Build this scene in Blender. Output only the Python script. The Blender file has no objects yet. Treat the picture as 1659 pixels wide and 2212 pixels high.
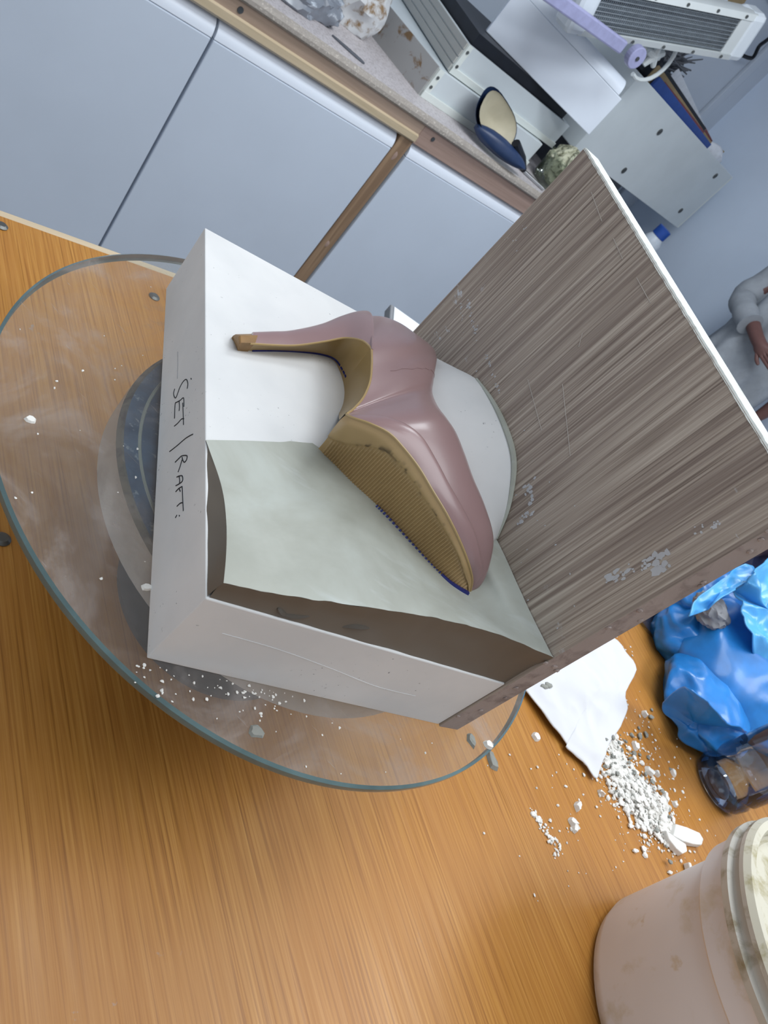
import bpy, bmesh, math, random
import numpy as np
from mathutils import Vector, Matrix, noise as mnoise

# ------------------------------------------------------------------ camera, world, lights, exposure
S = 0.05            # one working unit is 5 cm
ZO = 21.5           # floor lies 21.5 units under the glass disc
scene = bpy.context.scene
col = scene.collection

def W(p):
    return Vector((p[0] * S, p[1] * S, (p[2] + ZO) * S))

CR = Matrix(((0.76704, -0.15092, 0.62360), (0.30046, -0.77428, -0.55696), (0.56690, 0.61458, -0.54856)))
cam_data = bpy.data.cameras.new('camera')
cam = bpy.data.objects.new('camera', cam_data)
col.objects.link(cam)
m3 = Matrix((CR[0], -CR[1], -CR[2])).transposed()
cam.matrix_world = Matrix.Translation(W((-2.295, -3.086, 5.2155))) @ m3.to_4x4()
cam_data.sensor_fit = 'AUTO'
cam_data.sensor_width = 36.0
cam_data.lens = 36.0 * 1588.92 / 2212.0
cam_data.clip_start = 0.01
cam_data.dof.use_dof = True
cam_data.dof.focus_distance = 0.36
cam_data.dof.aperture_fstop = 36.0
scene.camera = cam

world = bpy.data.worlds.new('room_ambient')
scene.world = world
world.use_nodes = True
bg = world.node_tree.nodes['Background']
bg.inputs[0].default_value = (0.86, 0.93, 1.0, 1)
bg.inputs[1].default_value = 0.68

def area(name, loc, sx, sy, power, color, rz=0.0):
    d = bpy.data.lights.new(name, 'AREA')
    d.shape = 'RECTANGLE'
    d.size = sx * S
    d.size_y = sy * S
    d.energy = power
    d.color = color
    o = bpy.data.objects.new(name, d)
    o.location = W(loc)
    o.rotation_euler = (0, 0, rz)
    col.objects.link(o)
    return o

area('ceiling_lamp', (1, 1, 26.0), 22, 9, 8.0, (0.93, 0.97, 1.0), 0.29)
area('ceiling_lamp', (14, 10, 26.0), 16, 8, 5, (0.93, 0.97, 1.0), 0.29)
area('ceiling_lamp', (28, -2, 26.0), 24, 10, 17, (0.95, 0.97, 1.0), 0.29)
area('ceiling_lamp', (22, 25, 26.0), 24, 8, 21, (0.9, 0.96, 1.0), 0.29)
scene.view_settings.view_transform = 'Standard'
scene.view_settings.look = 'None'
scene.view_settings.exposure = 0.0
scene.view_settings.gamma = 1.0
scene.view_settings.use_curve_mapping = False

# ------------------------------------------------------------------ materials
def lin(c):
    return tuple(((v / 12.92) if v <= 0.04045 else ((v + 0.055) / 1.055) ** 2.4) for v in c)

def rgb(r, g, b):
    return lin((r / 255, g / 255, b / 255))

class NT:
    def __init__(self, name):
        self.m = bpy.data.materials.new(name)
        self.m.use_nodes = True
        self.t = self.m.node_tree
        self.t.nodes.clear()
        self.out = self.n('ShaderNodeOutputMaterial')
        self.p = self.n('ShaderNodeBsdfPrincipled')
        self.l(self.p.outputs[0], self.out.inputs[0])
        self._c = None
    def n(self, typ, **kw):
        x = self.t.nodes.new(typ)
        for k, v in kw.items():
            setattr(x, k, v)
        return x
    def l(self, a, b):
        self.t.links.new(a, b)
    def coord(self, scale=(1, 1, 1), rot=(0, 0, 0), world=False, loc=(0, 0, 0)):
        if world:
            src = self.n('ShaderNodeNewGeometry').outputs['Position']
        else:
            src = self.n('ShaderNodeTexCoord').outputs['Object']
        mp = self.n('ShaderNodeMapping')
        mp.inputs['Scale'].default_value = (1, 1, 1)
        mp.inputs['Rotation'].default_value = rot
        mp.inputs['Location'].default_value = loc
        self.l(src, mp.inputs[0])
        mp2 = self.n('ShaderNodeMapping')
        mp2.inputs['Scale'].default_value = scale
        self.l(mp.outputs[0], mp2.inputs[0])
        return mp2.outputs[0]
    def noise(self, vec, scale=1.0, detail=4.0, rough=0.55, dist=0.0):
        x = self.n('ShaderNodeTexNoise')
        x.inputs['Scale'].default_value = scale
        x.inputs['Detail'].default_value = detail
        x.inputs['Roughness'].default_value = rough
        x.inputs['Distortion'].default_value = dist
        self.l(vec, x.inputs['Vector'])
        return x.outputs[0]
    def ramp(self, fac, stops):
        r = self.n('ShaderNodeValToRGB')
        el = r.color_ramp.elements
        while len(el) < len(stops):
            el.new(0.5)
        for e, (p, c) in zip(el, stops):
            e.position = p
            e.color = (c[0], c[1], c[2], 1) if not isinstance(c, (int, float)) else (c, c, c, 1)
        self.l(fac, r.inputs[0])
        return r.outputs[0]
    def mix(self, fac, a, b, mode='MIX'):
        x = self.n('ShaderNodeMix', data_type='RGBA', blend_type=mode)
        for sock, v in ((x.inputs[0], fac), (x.inputs[6], a), (x.inputs[7], b)):
            if isinstance(v, (int, float)):
                sock.default_value = v
            elif isinstance(v, tuple):
                sock.default_value = (v[0], v[1], v[2], 1)
            else:
                self.l(v, sock)
        return x.outputs[2]
    def bump(self, h, strength=0.2, dist=0.002):
        b = self.n('ShaderNodeBump')
        b.inputs['Strength'].default_value = strength
        b.inputs['Distance'].default_value = dist
        self.l(h, b.inputs['Height'])
        self.l(b.outputs[0], self.p.inputs['Normal'])
    def set(self, color=None, rough=None, metal=0.0, spec=0.5, coat=0.0):
        if color is not None:
            if isinstance(color, tuple):
                self.p.inputs['Base Color'].default_value = (*color, 1)
            else:
                self.l(color, self.p.inputs['Base Color'])
        if rough is not None:
            if isinstance(rough, (int, float)):
                self.p.inputs['Roughness'].default_value = rough
            else:
                self.l(rough, self.p.inputs['Roughness'])
        self.p.inputs['Metallic'].default_value = metal
        self.p.inputs['Specular IOR Level'].default_value = spec
        self.p.inputs['Coat Weight'].default_value = coat
        self.p.inputs['Coat Roughness'].default_value = 0.12
        return self.m

def simple(name, c, rough=0.5, metal=0.0, spec=0.5, var=0.12, scale=40, bump=0.0, coat=0.0, c2=None):
    """one base colour with a soft mottling"""
    t = NT(name)
    v = t.coord()
    f = t.noise(v, scale, 5)
    d = c2 if c2 else tuple(x * (1 - var) for x in c)
    cc = t.ramp(f, [(0.38, d), (0.62, c)])
    if bump:
        t.bump(t.noise(v, scale * 4, 4), bump, 0.001)
    return t.set(cc, rough, metal, spec, coat)

def stained(name, c, c2, lo=0.55, hi=0.7, scale=30, rough=0.6, stretch=(1, 1, 1), bump=0.0, c3=None):
    t = NT(name)
    v = t.coord(stretch)
    f = t.noise(v, scale, 6, 0.6, 0.4)
    base = t.ramp(t.noise(v, scale * 0.3, 3), [(0.35, tuple(x * 0.9 for x in c)), (0.65, c)])
    cc = t.mix(t.ramp(f, [(lo, 0.0), (hi, 1.0)]), base, c2)
    if c3:
        cc = t.mix(t.ramp(t.noise(v, scale * 1.7, 6), [(0.66, 0.0), (0.72, 1.0)]), cc, c3)
    if bump:
        t.bump(f, bump, 0.001)
    return t.set(cc, rough)

GRAIN = -math.radians(14.5)

def wood_table():
    t = NT('varnished_plywood')
    v = t.coord((640, 9, 1), (0, 0, GRAIN), True)
    v2 = t.coord((170, 4, 1), (0, 0, GRAIN), True)
    v3 = t.coord((9, 3.5, 1), (0, 0, GRAIN), True)
    f1 = t.noise(v, 1.0, 4, 0.6)
    f2 = t.noise(v2, 1.0, 3, 0.55, 0.6)
    f3 = t.noise(v3, 1.0, 3)
    c = t.ramp(f1, [(0.30, rgb(132, 86, 36)), (0.47, rgb(172, 120, 54)), (0.7, rgb(194, 144, 74))])
    c = t.mix(t.ramp(f2, [(0.35, 0.35), (0.6, 0.0)]), c, rgb(158, 102, 40))
    c = t.mix(t.ramp(f3, [(0.4, 0.35), (0.65, 0.0)]), c, rgb(164, 106, 38))
    w = t.coord((1, 1, 1), (0, 0, 0), True)
    d = t.noise(w, 55, 7, 0.65)
    mask = t.noise(w, 5, 2)
    dm = t.mix(1.0, t.ramp(d, [(0.66, 0.0), (0.72, 1.0)]), t.ramp(mask, [(0.5, 0.0), (0.62, 1.0)]), 'MULTIPLY')
    c = t.mix(dm, c, rgb(150, 140, 135))
    t.bump(f1, 0.10, 0.0004)
    r = t.ramp(f2, [(0.3, 0.44), (0.7, 0.32)])
    return t.set(c, r, 0, 0.4)

def stripe_board():
    t = NT('striped_laminate')
    v = t.coord((1, 640, 8))
    v2 = t.coord((1, 280, 3.5))
    f = t.noise(v, 1.0, 4, 0.65)
    f2 = t.noise(v2, 1.0, 2, 0.5)
    c = t.ramp(f, [(0.32, rgb(108, 94, 85)), (0.45, rgb(156, 143, 131)), (0.56, rgb(174, 162, 150)), (0.7, rgb(198, 188, 175))])
    c = t.mix(t.ramp(f2, [(0.40, 0.55), (0.52, 0.0)]), c, rgb(120, 105, 97))
    o = t.coord()
    sp = t.noise(t.coord((1, 1, 2.6)), 48, 7, 0.7)
    zone = t.noise(o, 9, 2)
    dm = t.mix(1.0, t.ramp(sp, [(0.60, 0.0), (0.65, 1.0)]), t.ramp(zone, [(0.52, 0.0), (0.58, 1.0)]), 'MULTIPLY')
    c = t.mix(dm, c, rgb(196, 200, 206))
    t.bump(f, 0.08, 0.0004)
    return t.set(c, 0.5, 0, 0.4)

def pine(name, c1, c2, axis=0.0):
    t = NT(name)
    ang = -math.atan2(0.296, 0.955)
    v = t.coord((2.0, 45, 45), (0, 0, ang), True)
    f = t.noise(v, 1.0, 4, 0.6, 0.5)
    return t.set(t.ramp(f, [(0.35, c1), (0.65, c2)]), 0.55)

def pine_post(name, c1, c2):
    t = NT(name)
    v = t.coord((45, 45, 2.0), (0, 0, 0), True)
    f = t.noise(v, 1.0, 4, 0.6, 0.5)
    return t.set(t.ramp(f, [(0.35, c1), (0.65, c2)]), 0.55)

def plaster(name='cast_plaster'):
    t = NT(name)
    v = t.coord()
    pit = t.noise(v, 420, 2)
    zone = t.noise(v, 26, 3)
    dm = t.mix(1.0, t.ramp(pit, [(0.70, 0.0), (0.74, 1.0)]), t.ramp(zone, [(0.5, 0.0), (0.6, 1.0)]), 'MULTIPLY')
    base = t.ramp(t.noise(v, 14, 4), [(0.35, rgb(213, 215, 216)), (0.65, rgb(226, 227, 227))])
    c = t.mix(dm, base, rgb(150, 152, 155))
    t.bump(t.noise(v, 60, 5), 0.06, 0.001)
    return t.set(c, 0.72, 0, 0.25)

def clay():
    t = NT('grey_clay')
    v = t.coord()
    f = t.noise(v, 16, 5, 0.6, 0.5)
    c = t.ramp(f, [(0.35, rgb(160, 163, 153)), (0.5, rgb(172, 176, 167)), (0.65, rgb(182, 188, 181))])
    sm = t.noise(t.coord((20, 60, 20), (0, 0, 0.5)), 1.0, 4)
    c = t.mix(t.ramp(sm, [(0.6, 0.0), (0.72, 0.5)]), c, rgb(196, 204, 202))
    t.bump(t.noise(v, 35, 4), 0.08, 0.002)
    r = t.ramp(f, [(0.35, 0.42), (0.65, 0.55)])
    return t.set(c, r, 0, 0.5)

def thin_glass(name, tint, dust=0.0, dustcol=(0.5, 0.5, 0.5), refl=1.0, rough=0.02):
    t = NT(name)
    t.t.nodes.remove(t.p)
    tr = t.n('ShaderNodeBsdfTransparent')
    tr.inputs[0].default_value = (*tint, 1)
    gl = t.n('ShaderNodeBsdfGlossy')
    gl.inputs[0].default_value = (0.95, 0.97, 0.97, 1)
    gl.inputs['Roughness'].default_value = rough
    fr = t.n('ShaderNodeFresnel')
    fr.inputs[0].default_value = 1.45
    mx = t.n('ShaderNodeMixShader')
    if refl != 1.0:
        mu = t.n('ShaderNodeMath', operation='MULTIPLY')
        t.l(fr.outputs[0], mu.inputs[0])
        mu.inputs[1].default_value = refl
        t.l(mu.outputs[0], mx.inputs[0])
    else:
        t.l(fr.outputs[0], mx.inputs[0])
    t.l(tr.outputs[0], mx.inputs[1])
    t.l(gl.outputs[0], mx.inputs[2])
    fin = mx.outputs[0]
    if dust > 0:
        df = t.n('ShaderNodeBsdfDiffuse')
        df.inputs[0].default_value = (*dustcol, 1)
        v = t.coord()
        a = t.ramp(t.noise(v, 17, 6, 0.65, 1.2), [(0.36, dust * 0.6), (0.52, dust * 0.95), (0.68, dust * 2.0)])
        s = t.ramp(t.noise(t.coord((40, 400, 1), (0, 0, 0.7)), 1.0, 4), [(0.66, 0.0), (0.74, 0.25)])
        p = t.ramp(t.noise(v, 190, 3), [(0.74, 0.0), (0.78, 0.6)])
        sm = t.mix(1.0, t.mix(1.0, a, s, 'ADD'), p, 'ADD')
        mx2 = t.n('ShaderNodeMixShader')
        t.l(sm, mx2.inputs[0])
        t.l(fin, mx2.inputs[1])
        t.l(df.outputs[0], mx2.inputs[2])
        fin = mx2.outputs[0]
    t.l(fin, t.out.inputs[0])
    return t.m

def hammered():
    t = NT('hammered_blue_paint')
    v = t.coord()
    f = t.noise(v, 150, 4, 0.6)
    f2 = t.noise(v, 60, 5)
    c = t.ramp(f2, [(0.35, rgb(66, 92, 126)), (0.6, rgb(92, 124, 160))])
    c = t.mix(t.ramp(f, [(0.6, 0.0), (0.7, 0.8)]), c, rgb(190, 206, 222))
    t.bump(f, 0.3, 0.001)
    return t.set(c, 0.4, 0, 0.5)

def sole_mat():
    t = NT('tan_outsole')
    a = t.n('ShaderNodeVertexColor', layer_name='dirt')
    v = t.coord()
    base = t.ramp(t.noise(v, 40, 3), [(0.3, rgb(162, 134, 92)), (0.7, rgb(174, 146, 102))])
    c = t.mix(a.outputs[0], base, rgb(70, 55, 36))
    return t.set(c, 0.32, 0, 0.5)

MT = {}
MT['table'] = wood_table()
MT['board'] = stripe_board()
MT['plaster'] = plaster()
MT['clay'] = clay()
MT['smear'] = simple('dried_plaster_smear', rgb(190, 192, 196), 0.8)
MT['smear2'] = simple('pale_scratch', rgb(180, 173, 166), 0.6)
MT['chip'] = stained('raw_chipboard', rgb(162, 150, 145), rgb(132, 120, 116), 0.5, 0.66, 90, 0.8, bump=0.4)
MT['edge'] = stained('pale_raw_edge', rgb(214, 218, 214), rgb(180, 182, 176), 0.55, 0.7, 70, 0.8, bump=0.4)
MT['glass'] = thin_glass('dusty_glass', (0.94, 0.965, 0.955), 0.25, rgb(164, 157, 153), 1.0, 0.16)
MT['glassb'] = thin_glass('clear_glass_underside', (0.95, 0.97, 0.96), 0, refl=0.4)
MT['rim'] = simple('green_glass_rim', rgb(96, 120, 122), 0.12, 0, 0.7, 0.3, 30)
MT['blue'] = hammered()
MT['wheelside'] = stained('grey_worn_metal', rgb(186, 194, 204), rgb(120, 124, 130), 0.5, 0.75, 18, 0.35, (1, 1, 1))
MT['whitering'] = simple('worn_white_line', rgb(186, 196, 194), 0.6)
MT['worn'] = stained('worn_paint_edge', rgb(120, 122, 118), rgb(60, 66, 76), 0.45, 0.6, 60)
MT['iron'] = simple('dark_cast_iron', rgb(70, 74, 80), 0.5, 0.3)
MT['pink'] = simple('mauve_patent', rgb(150, 122, 122), 0.3, 0, 0.45, 0.05, 30, 0.0, 0.15)
MT['sole'] = sole_mat()
MT['tip'] = simple('worn_heel_tip', rgb(150, 116, 74), 0.5, 0, 0.3, 0.25, 90)
MT['tan'] = simple('tan_rubber', rgb(158, 132, 88), 0.34, 0, 0.5, 0.06, 30)
MT['welt'] = simple('light_tan_edge', rgb(172, 146, 100), 0.4, 0, 0.5, 0.05, 30)
MT['ink'] = simple('blue_marker_ink', rgb(22, 34, 112), 0.4, 0, 0.5, 0.2, 60)
MT['pen'] = simple('black_pencil', rgb(52, 54, 60), 0.7, 0, 0.3, 0.3, 200)
MT['faint'] = simple('faint_pencil', rgb(150, 152, 158), 0.8, 0, 0.2, 0.2, 200)
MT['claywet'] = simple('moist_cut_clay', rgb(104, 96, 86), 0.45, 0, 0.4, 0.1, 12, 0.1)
MT['gouge'] = simple('clay_gouge', rgb(84, 78, 70), 0.5)
MT['paper'] = simple('white_tissue', rgb(212, 214, 218), 0.9, 0, 0.1, 0.03, 20, 0.15)
MT['crumb'] = stained('plaster_crumb', rgb(232, 231, 226), rgb(160, 156, 148), 0.55, 0.75, 60, 0.9)
MT['crumbgrey'] = simple('grey_clay_crumb', rgb(140, 142, 136), 0.8)
MT['bucket'] = stained('translucent_bucket', rgb(226, 226, 230), rgb(196, 188, 168), 0.55, 0.75, 30, 0.42, c3=rgb(204, 196, 184))
MT['lid'] = stained('grimy_cream_lid', rgb(204, 200, 182), rgb(150, 140, 96), 0.5, 0.7, 60, 0.5, bump=0.15)
MT['rimgrime'] = stained('grimy_bucket_rim', rgb(192, 189, 180), rgb(130, 120, 90), 0.48, 0.66, 45, 0.45, bump=0.1)
MT['bag'] = simple('blue_plastic', rgb(34, 128, 208), 0.36, 0, 0.5, 0.25, 25, 0.0, 0.2)
MT['baglight'] = simple('pale_blue_plastic', rgb(84, 172, 236), 0.36, 0, 0.5, 0.2, 25, 0.0, 0.2)
MT['navy'] = simple('navy_plastic', rgb(16, 26, 66), 0.4, 0, 0.5, 0.4, 25)
MT['bottle'] = thin_glass('blue_tinted_bottle', (0.9, 0.94, 0.985), 0.06, rgb(120, 150, 200), 1.6)
MT['water'] = thin_glass('bottle_water', (0.86, 0.91, 0.97), 0, refl=1.2)
MT['bottledark'] = simple('dark_bottle_content', rgb(42, 48, 66), 0.3)
MT['door'] = simple('white_cabinet_lacquer', rgb(204, 214, 228), 0.34, 0, 0.4, 0.03, 4)
MT['grip'] = simple('white_grip_rail', rgb(226, 233, 244), 0.3, 0, 0.4, 0.02, 4)
MT['gap'] = simple('dark_gap', rgb(66, 70, 74), 0.8)
MT['pine'] = pine('pine_batten', rgb(160, 138, 120), rgb(184, 160, 142))
MT['pinelight'] = pine('pine_batten_pale', rgb(186, 168, 138), rgb(206, 188, 160))
MT['pinered'] = pine('pine_batten_red', rgb(148, 124, 112), rgb(172, 146, 134))
MT['post'] = pine_post('pine_post', rgb(132, 106, 82), rgb(160, 132, 104))
MT['worktop'] = stained('speckled_worktop', rgb(206, 200, 202), rgb(168, 160, 160), 0.48, 0.62, 150, 0.45)
MT['wtedge'] = stained('speckled_worktop_edge', rgb(166, 158, 150), rgb(208, 200, 190), 0.55, 0.68, 170, 0.5, c3=rgb(116, 108, 104))
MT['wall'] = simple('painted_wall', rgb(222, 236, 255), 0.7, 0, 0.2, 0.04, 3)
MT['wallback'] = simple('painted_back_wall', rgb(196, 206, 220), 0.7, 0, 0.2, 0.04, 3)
MT['floor'] = simple('grey_floor', rgb(120, 122, 126), 0.5, 0, 0.4, 0.15, 6)
MT['ceil'] = simple('white_ceiling', rgb(228, 230, 234), 0.8, 0, 0.2, 0.02, 3)
MT['whitebox'] = simple('white_painted_board', rgb(206, 214, 218), 0.45, 0, 0.4, 0.05, 8)
MT['whitefront'] = simple('bright_white_front', rgb(222, 230, 242), 0.35, 0, 0.4, 0.03, 8)
MT['whiteedge'] = simple('cream_white_edge', rgb(220, 226, 222), 0.5, 0, 0.4, 0.04, 8)
MT['stainedside'] = stained('stained_grey_side', rgb(166, 166, 166), rgb(122, 98, 70), 0.54, 0.62, 18, 0.5)
MT['ridged'] = simple('ridged_grey_side', rgb(176, 176, 172), 0.5, 0, 0.4, 0.06, 8)
MT['black'] = simple('black_plastic', rgb(24, 28, 38), 0.5, 0, 0.4, 0.3, 20)
MT['darkgrey'] = simple('dark_grey', rgb(88, 92, 100), 0.6)
MT['midgrey'] = simple('mid_grey', rgb(140, 142, 146), 0.6, 0, 0.4, 0.15, 10)
MT['screw'] = simple('steel_screw', rgb(110, 112, 110), 0.35, 0.7)
MT['steel'] = simple('brushed_steel', rgb(170, 172, 176), 0.3, 0.8)
MT['film'] = stained('grey_plastic_film', rgb(128, 134, 144), rgb(196, 204, 214), 0.55, 0.66, 30, 0.25)
MT['rag'] = stained('stained_rag', rgb(206, 208, 210), rgb(134, 108, 76), 0.52, 0.64, 24, 0.8)
MT['cream'] = simple('cream_lining', rgb(190, 182, 158), 0.5, 0, 0.4, 0.12, 14)
MT['scoopblue'] = simple('dark_blue_plastic', rgb(36, 56, 92), 0.4)
MT['string'] = stained('cream_netting', rgb(196, 196, 172), rgb(110, 112, 92), 0.48, 0.6, 60, 0.7)
MT['tub'] = thin_glass('clear_tub', (0.86, 0.9, 0.86), 0.08, rgb(160, 170, 150))
MT['cap'] = simple('blue_cap', rgb(28, 74, 160), 0.4)
MT['bottlewhite'] = simple('frosted_bottle', rgb(196, 206, 218), 0.4)
MT['bookblue'] = simple('blue_folder', rgb(28, 70, 150), 0.4)
MT['bookred'] = simple('red_brown_folder', rgb(128, 66, 66), 0.5)
MT['card'] = simple('brown_card', rgb(160, 140, 104), 0.7)
MT['leaflet'] = simple('white_leaflet', rgb(214, 220, 230), 0.6)
MT['lilac'] = simple('lilac_plastic', rgb(160, 162, 200), 0.35)
MT['heater'] = simple('heater_enamel', rgb(206, 212, 214), 0.35, 0, 0.4, 0.04, 10)
MT['heaterend'] = simple('heater_end_cap', rgb(216, 224, 232), 0.3, 0, 0.4, 0.04, 10)
MT['reflector'] = simple('heater_reflector', rgb(130, 142, 152), 0.28, 0.6, 0.5, 0.3, 40)
MT['tube'] = simple('quartz_tube', rgb(200, 212, 220), 0.15, 0.3)
MT['wire'] = simple('grille_wire', rgb(150, 158, 166), 0.3, 0.6)
MT['skin'] = simple('skin', rgb(112, 80, 76), 0.5, 0, 0.4, 0.08, 60)
MT['shirt'] = simple('grey_cotton', rgb(158, 164, 172), 0.9, 0, 0.1, 0.1, 30)
MT['trouser'] = simple('slate_cotton', rgb(120, 128, 146), 0.9, 0, 0.1, 0.1, 30)
MT['hair'] = simple('dark_hair', rgb(50, 40, 36), 0.6)
MT['eye'] = simple('eye_white', rgb(220, 220, 216), 0.3)
MT['shoeblack'] = simple('black_shoe', rgb(36, 36, 40), 0.5)
MT['stooltop'] = simple('gloss_white_top', rgb(244, 248, 250), 0.25, 0, 0.5, 0.02, 6)

# ------------------------------------------------------------------ mesh helpers
class MB:
    """collects vertices and faces in working units"""
    def __init__(self):
        self.v = []
        self.f = []
        self.mi = []
        self.cols = None
    def add(self, vs, fs, mi=0):
        o = len(self.v)
        self.v += [tuple(p) for p in vs]
        self.f += [tuple(i + o for i in f) for f in fs]
        self.mi += [mi] * len(fs)
        return self
    def prism(self, foot, z0, z1, mi=0, top=None):
        n = len(foot)
        z1s = z1 if isinstance(z1, (list, tuple)) else [z1] * n
        z0s = z0 if isinstance(z0, (list, tuple)) else [z0] * n
        tp = top if top else foot
        vs = [(p[0], p[1], z0s[i]) for i, p in enumerate(foot)] + [(p[0], p[1], z1s[i]) for i, p in enumerate(tp)]
        fs = [tuple(range(n))[::-1], tuple(range(n, 2 * n))] + [(i, (i + 1) % n, n + (i + 1) % n, n + i) for i in range(n)]
        return self.add(vs, fs, mi)
    def obox(self, c, ax, ay, az, hx, hy, hz, mi=0):
        c, ax, ay, az = (np.array(q, float) for q in (c, ax, ay, az))
        vs = []
        for k in (-1, 1):
            for j in (-1, 1):
                for i in (-1, 1):
                    vs.append(c + ax * hx * i + ay * hy * j + az * hz * k)
        fs = [(0, 2, 3, 1), (4, 5, 7, 6), (0, 1, 5, 4), (2, 6, 7, 3), (0, 4, 6, 2), (1, 3, 7, 5)]
        return self.add(vs, fs, mi)
    def grid(self, P, mi=0, close_u=False, close_v=False):
        P = np.asarray(P, float)
        n, m = P.shape[:2]
        vs = P.reshape(-1, 3)
        fs = []
        for i in range(n if close_u else n - 1):
            for j in range(m if close_v else m - 1):
                a_, b_ = i, (i + 1) % n
                c_, d_ = j, (j + 1) % m
                fs.append((a_ * m + c_, b_ * m + c_, b_ * m + d_, a_ * m + d_))
        return self.add(vs, fs, mi)
    def lathe(self, prof, c, n=64, mi=0, caps=True):
        rows = []
        for r, z in prof:
            rows.append([(c[0] + r * math.cos(2 * math.pi * k / n), c[1] + r * math.sin(2 * math.pi * k / n), z) for k in range(n)])
        o = len(self.v)
        self.grid(rows, mi, close_v=True)
        if caps:
            self.f += [tuple(o + k for k in range(n))[::-1], tuple(o + (len(prof) - 1) * n + k for k in range(n))]
            self.mi += [mi, mi]
        return self
    def tube(self, pts, r, n=8, mi=0):
        pts = [np.array(p, float) for p in pts]
        rs = r if isinstance(r, (list, tuple)) else [r] * len(pts)
        rows = []
        for i, p in enumerate(pts):
            d = pts[min(i + 1, len(pts) - 1)] - pts[max(i - 1, 0)]
            d /= np.linalg.norm(d) + 1e-9
            if i == 0:
                h = np.array((0, 0, 1.0)) if abs(d[2]) < 0.9 else np.array((1.0, 0, 0))
                a_ = np.cross(d, h)
            else:
                a_ = a_ - d * (a_ @ d)      # carry the frame along, so the tube never twists shut
            a_ = a_ / (np.linalg.norm(a_) + 1e-12)
            b_ = np.cross(d, a_)
            rows.append([p + rs[i] * (math.cos(2 * math.pi * k / n) * a_ + math.sin(2 * math.pi * k / n) * b_) for k in range(n)])
        o = len(self.v)
        self.grid(rows, mi, close_v=True)
        self.f += [tuple(o + k for k in range(n)), tuple(o + (len(pts) - 1) * n + k for k in range(n))[::-1]]
        self.mi += [mi, mi]
        return self
    def blob(self, c, rad, amp=0.15, freq=1.0, seed=0, sub=3, ridge=False, flat=None, squash=1.0, mi=0):
        bm = bmesh.new()
        bmesh.ops.create_icosphere(bm, subdivisions=sub, radius=1.0)
        off = Vector((seed * 3.17, seed * 1.31, seed * 7.7))
        vs = []
        for v in bm.verts:
            n = v.co.normalized()
            if ridge:
                h = 1 - abs(mnoise.noise(n * freq + off)) * 2.2 + 0.5 * (0.5 - abs(mnoise.noise(n * freq * 2.3 + off)))
            else:
                h = mnoise.noise(n * freq + off) + 0.5 * mnoise.noise(n * freq * 2.1 + off)
            k = 1 + amp * h
            p = [c[i] + rad[i] * k * n[i] for i in range(3)]
            if flat is not None:
                p[2] = max(p[2], flat)
            vs.append(p)
        fs = [tuple(x.index for x in f.verts) for f in bm.faces]
        bm.free()
        return self.add(vs, fs, mi)
    def build(self, name, mats, parent=None, smooth=False, bevel=0.0, origin=None, angle=35, fix=True):
        if not isinstance(mats, (list, tuple)):
            mats = [mats]
        org = Vector((0, 0, 0))
        if parent is not None:
            org = Vector(parent['_org'])
        elif origin is not None:
            org = W(origin)
        elif self.v:
            xs = np.array(self.v)
            org = W((xs[:, 0].mean(), xs[:, 1].mean(), xs[:, 2].min()))
        me = bpy.data.meshes.new(name)
        me.from_pydata([W(p) - org for p in self.v], [], self.f)
        for m in mats:
            me.materials.append(m)
        me.polygons.foreach_set('material_index', self.mi)
        if fix:
            bm = bmesh.new()
            bm.from_mesh(me)
            bmesh.ops.remove_doubles(bm, verts=bm.verts, dist=1e-6)
            bmesh.ops.recalc_face_normals(bm, faces=bm.faces)
            bm.to_mesh(me)
            bm.free()
        if self.cols is not None:
            at = me.color_attributes.new('dirt', 'FLOAT_COLOR', 'POINT')
            for i, c in enumerate(self.cols):
                at.data[i].color = (c, c, c, 1)
        if smooth:
            for p in me.polygons:
                p.use_smooth = True
            if angle < 180:
                me.set_sharp_from_angle(angle=math.radians(angle))
        o = bpy.data.objects.new(name, me)
        col.objects.link(o)
        o['_org'] = tuple(org)
        if parent is not None:
            o.parent = parent
        else:
            o.location = org
        if bevel:
            b = o.modifiers.new('edge', 'BEVEL')
            b.width = bevel * S
            b.segments = 2
            b.limit_method = 'ANGLE'
        return o

def tag(o, label=None, cat=None, group=None, kind=None):
    if label: o['label'] = label
    if cat: o['category'] = cat
    if group: o['group'] = group
    if kind: o['kind'] = kind
    return o

def thing(name, label, cat, loc, group=None):
    o = bpy.data.objects.new(name, None)
    o.empty_display_size = 0.02
    col.objects.link(o)
    o.location = W(loc)
    o['_org'] = tuple(W(loc))
    return tag(o, label, cat, group)

def dup(o, loc, rz=0.0):
    c = o.copy()
    col.objects.link(c)
    c.location = W(loc)
    c.rotation_euler = (0, 0, rz)
    for ch in list(o.children):
        d = ch.copy()
        col.objects.link(d)
        d.parent = c
    return c

def spline(P, n):
    """Catmull-Rom resample of P to n rows, by index"""
    P = np.asarray(P, float)
    out = []
    m = len(P) - 1
    for t in np.linspace(0, m, n):
        i = min(int(t), m - 1)
        f = t - i
        p0, p1, p2, p3 = P[max(i - 1, 0)], P[i], P[i + 1], P[min(i + 2, m)]
        out.append(0.5 * ((2 * p1) + (p2 - p0) * f + (2 * p0 - 5 * p1 + 4 * p2 - p3) * f * f + (3 * p1 - p0 - 3 * p2 + p3) * f ** 3))
    return np.array(out)

def smooth01(x):
    x = np.clip(x, 0, 1)
    return x * x * (3 - 2 * x)

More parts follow.
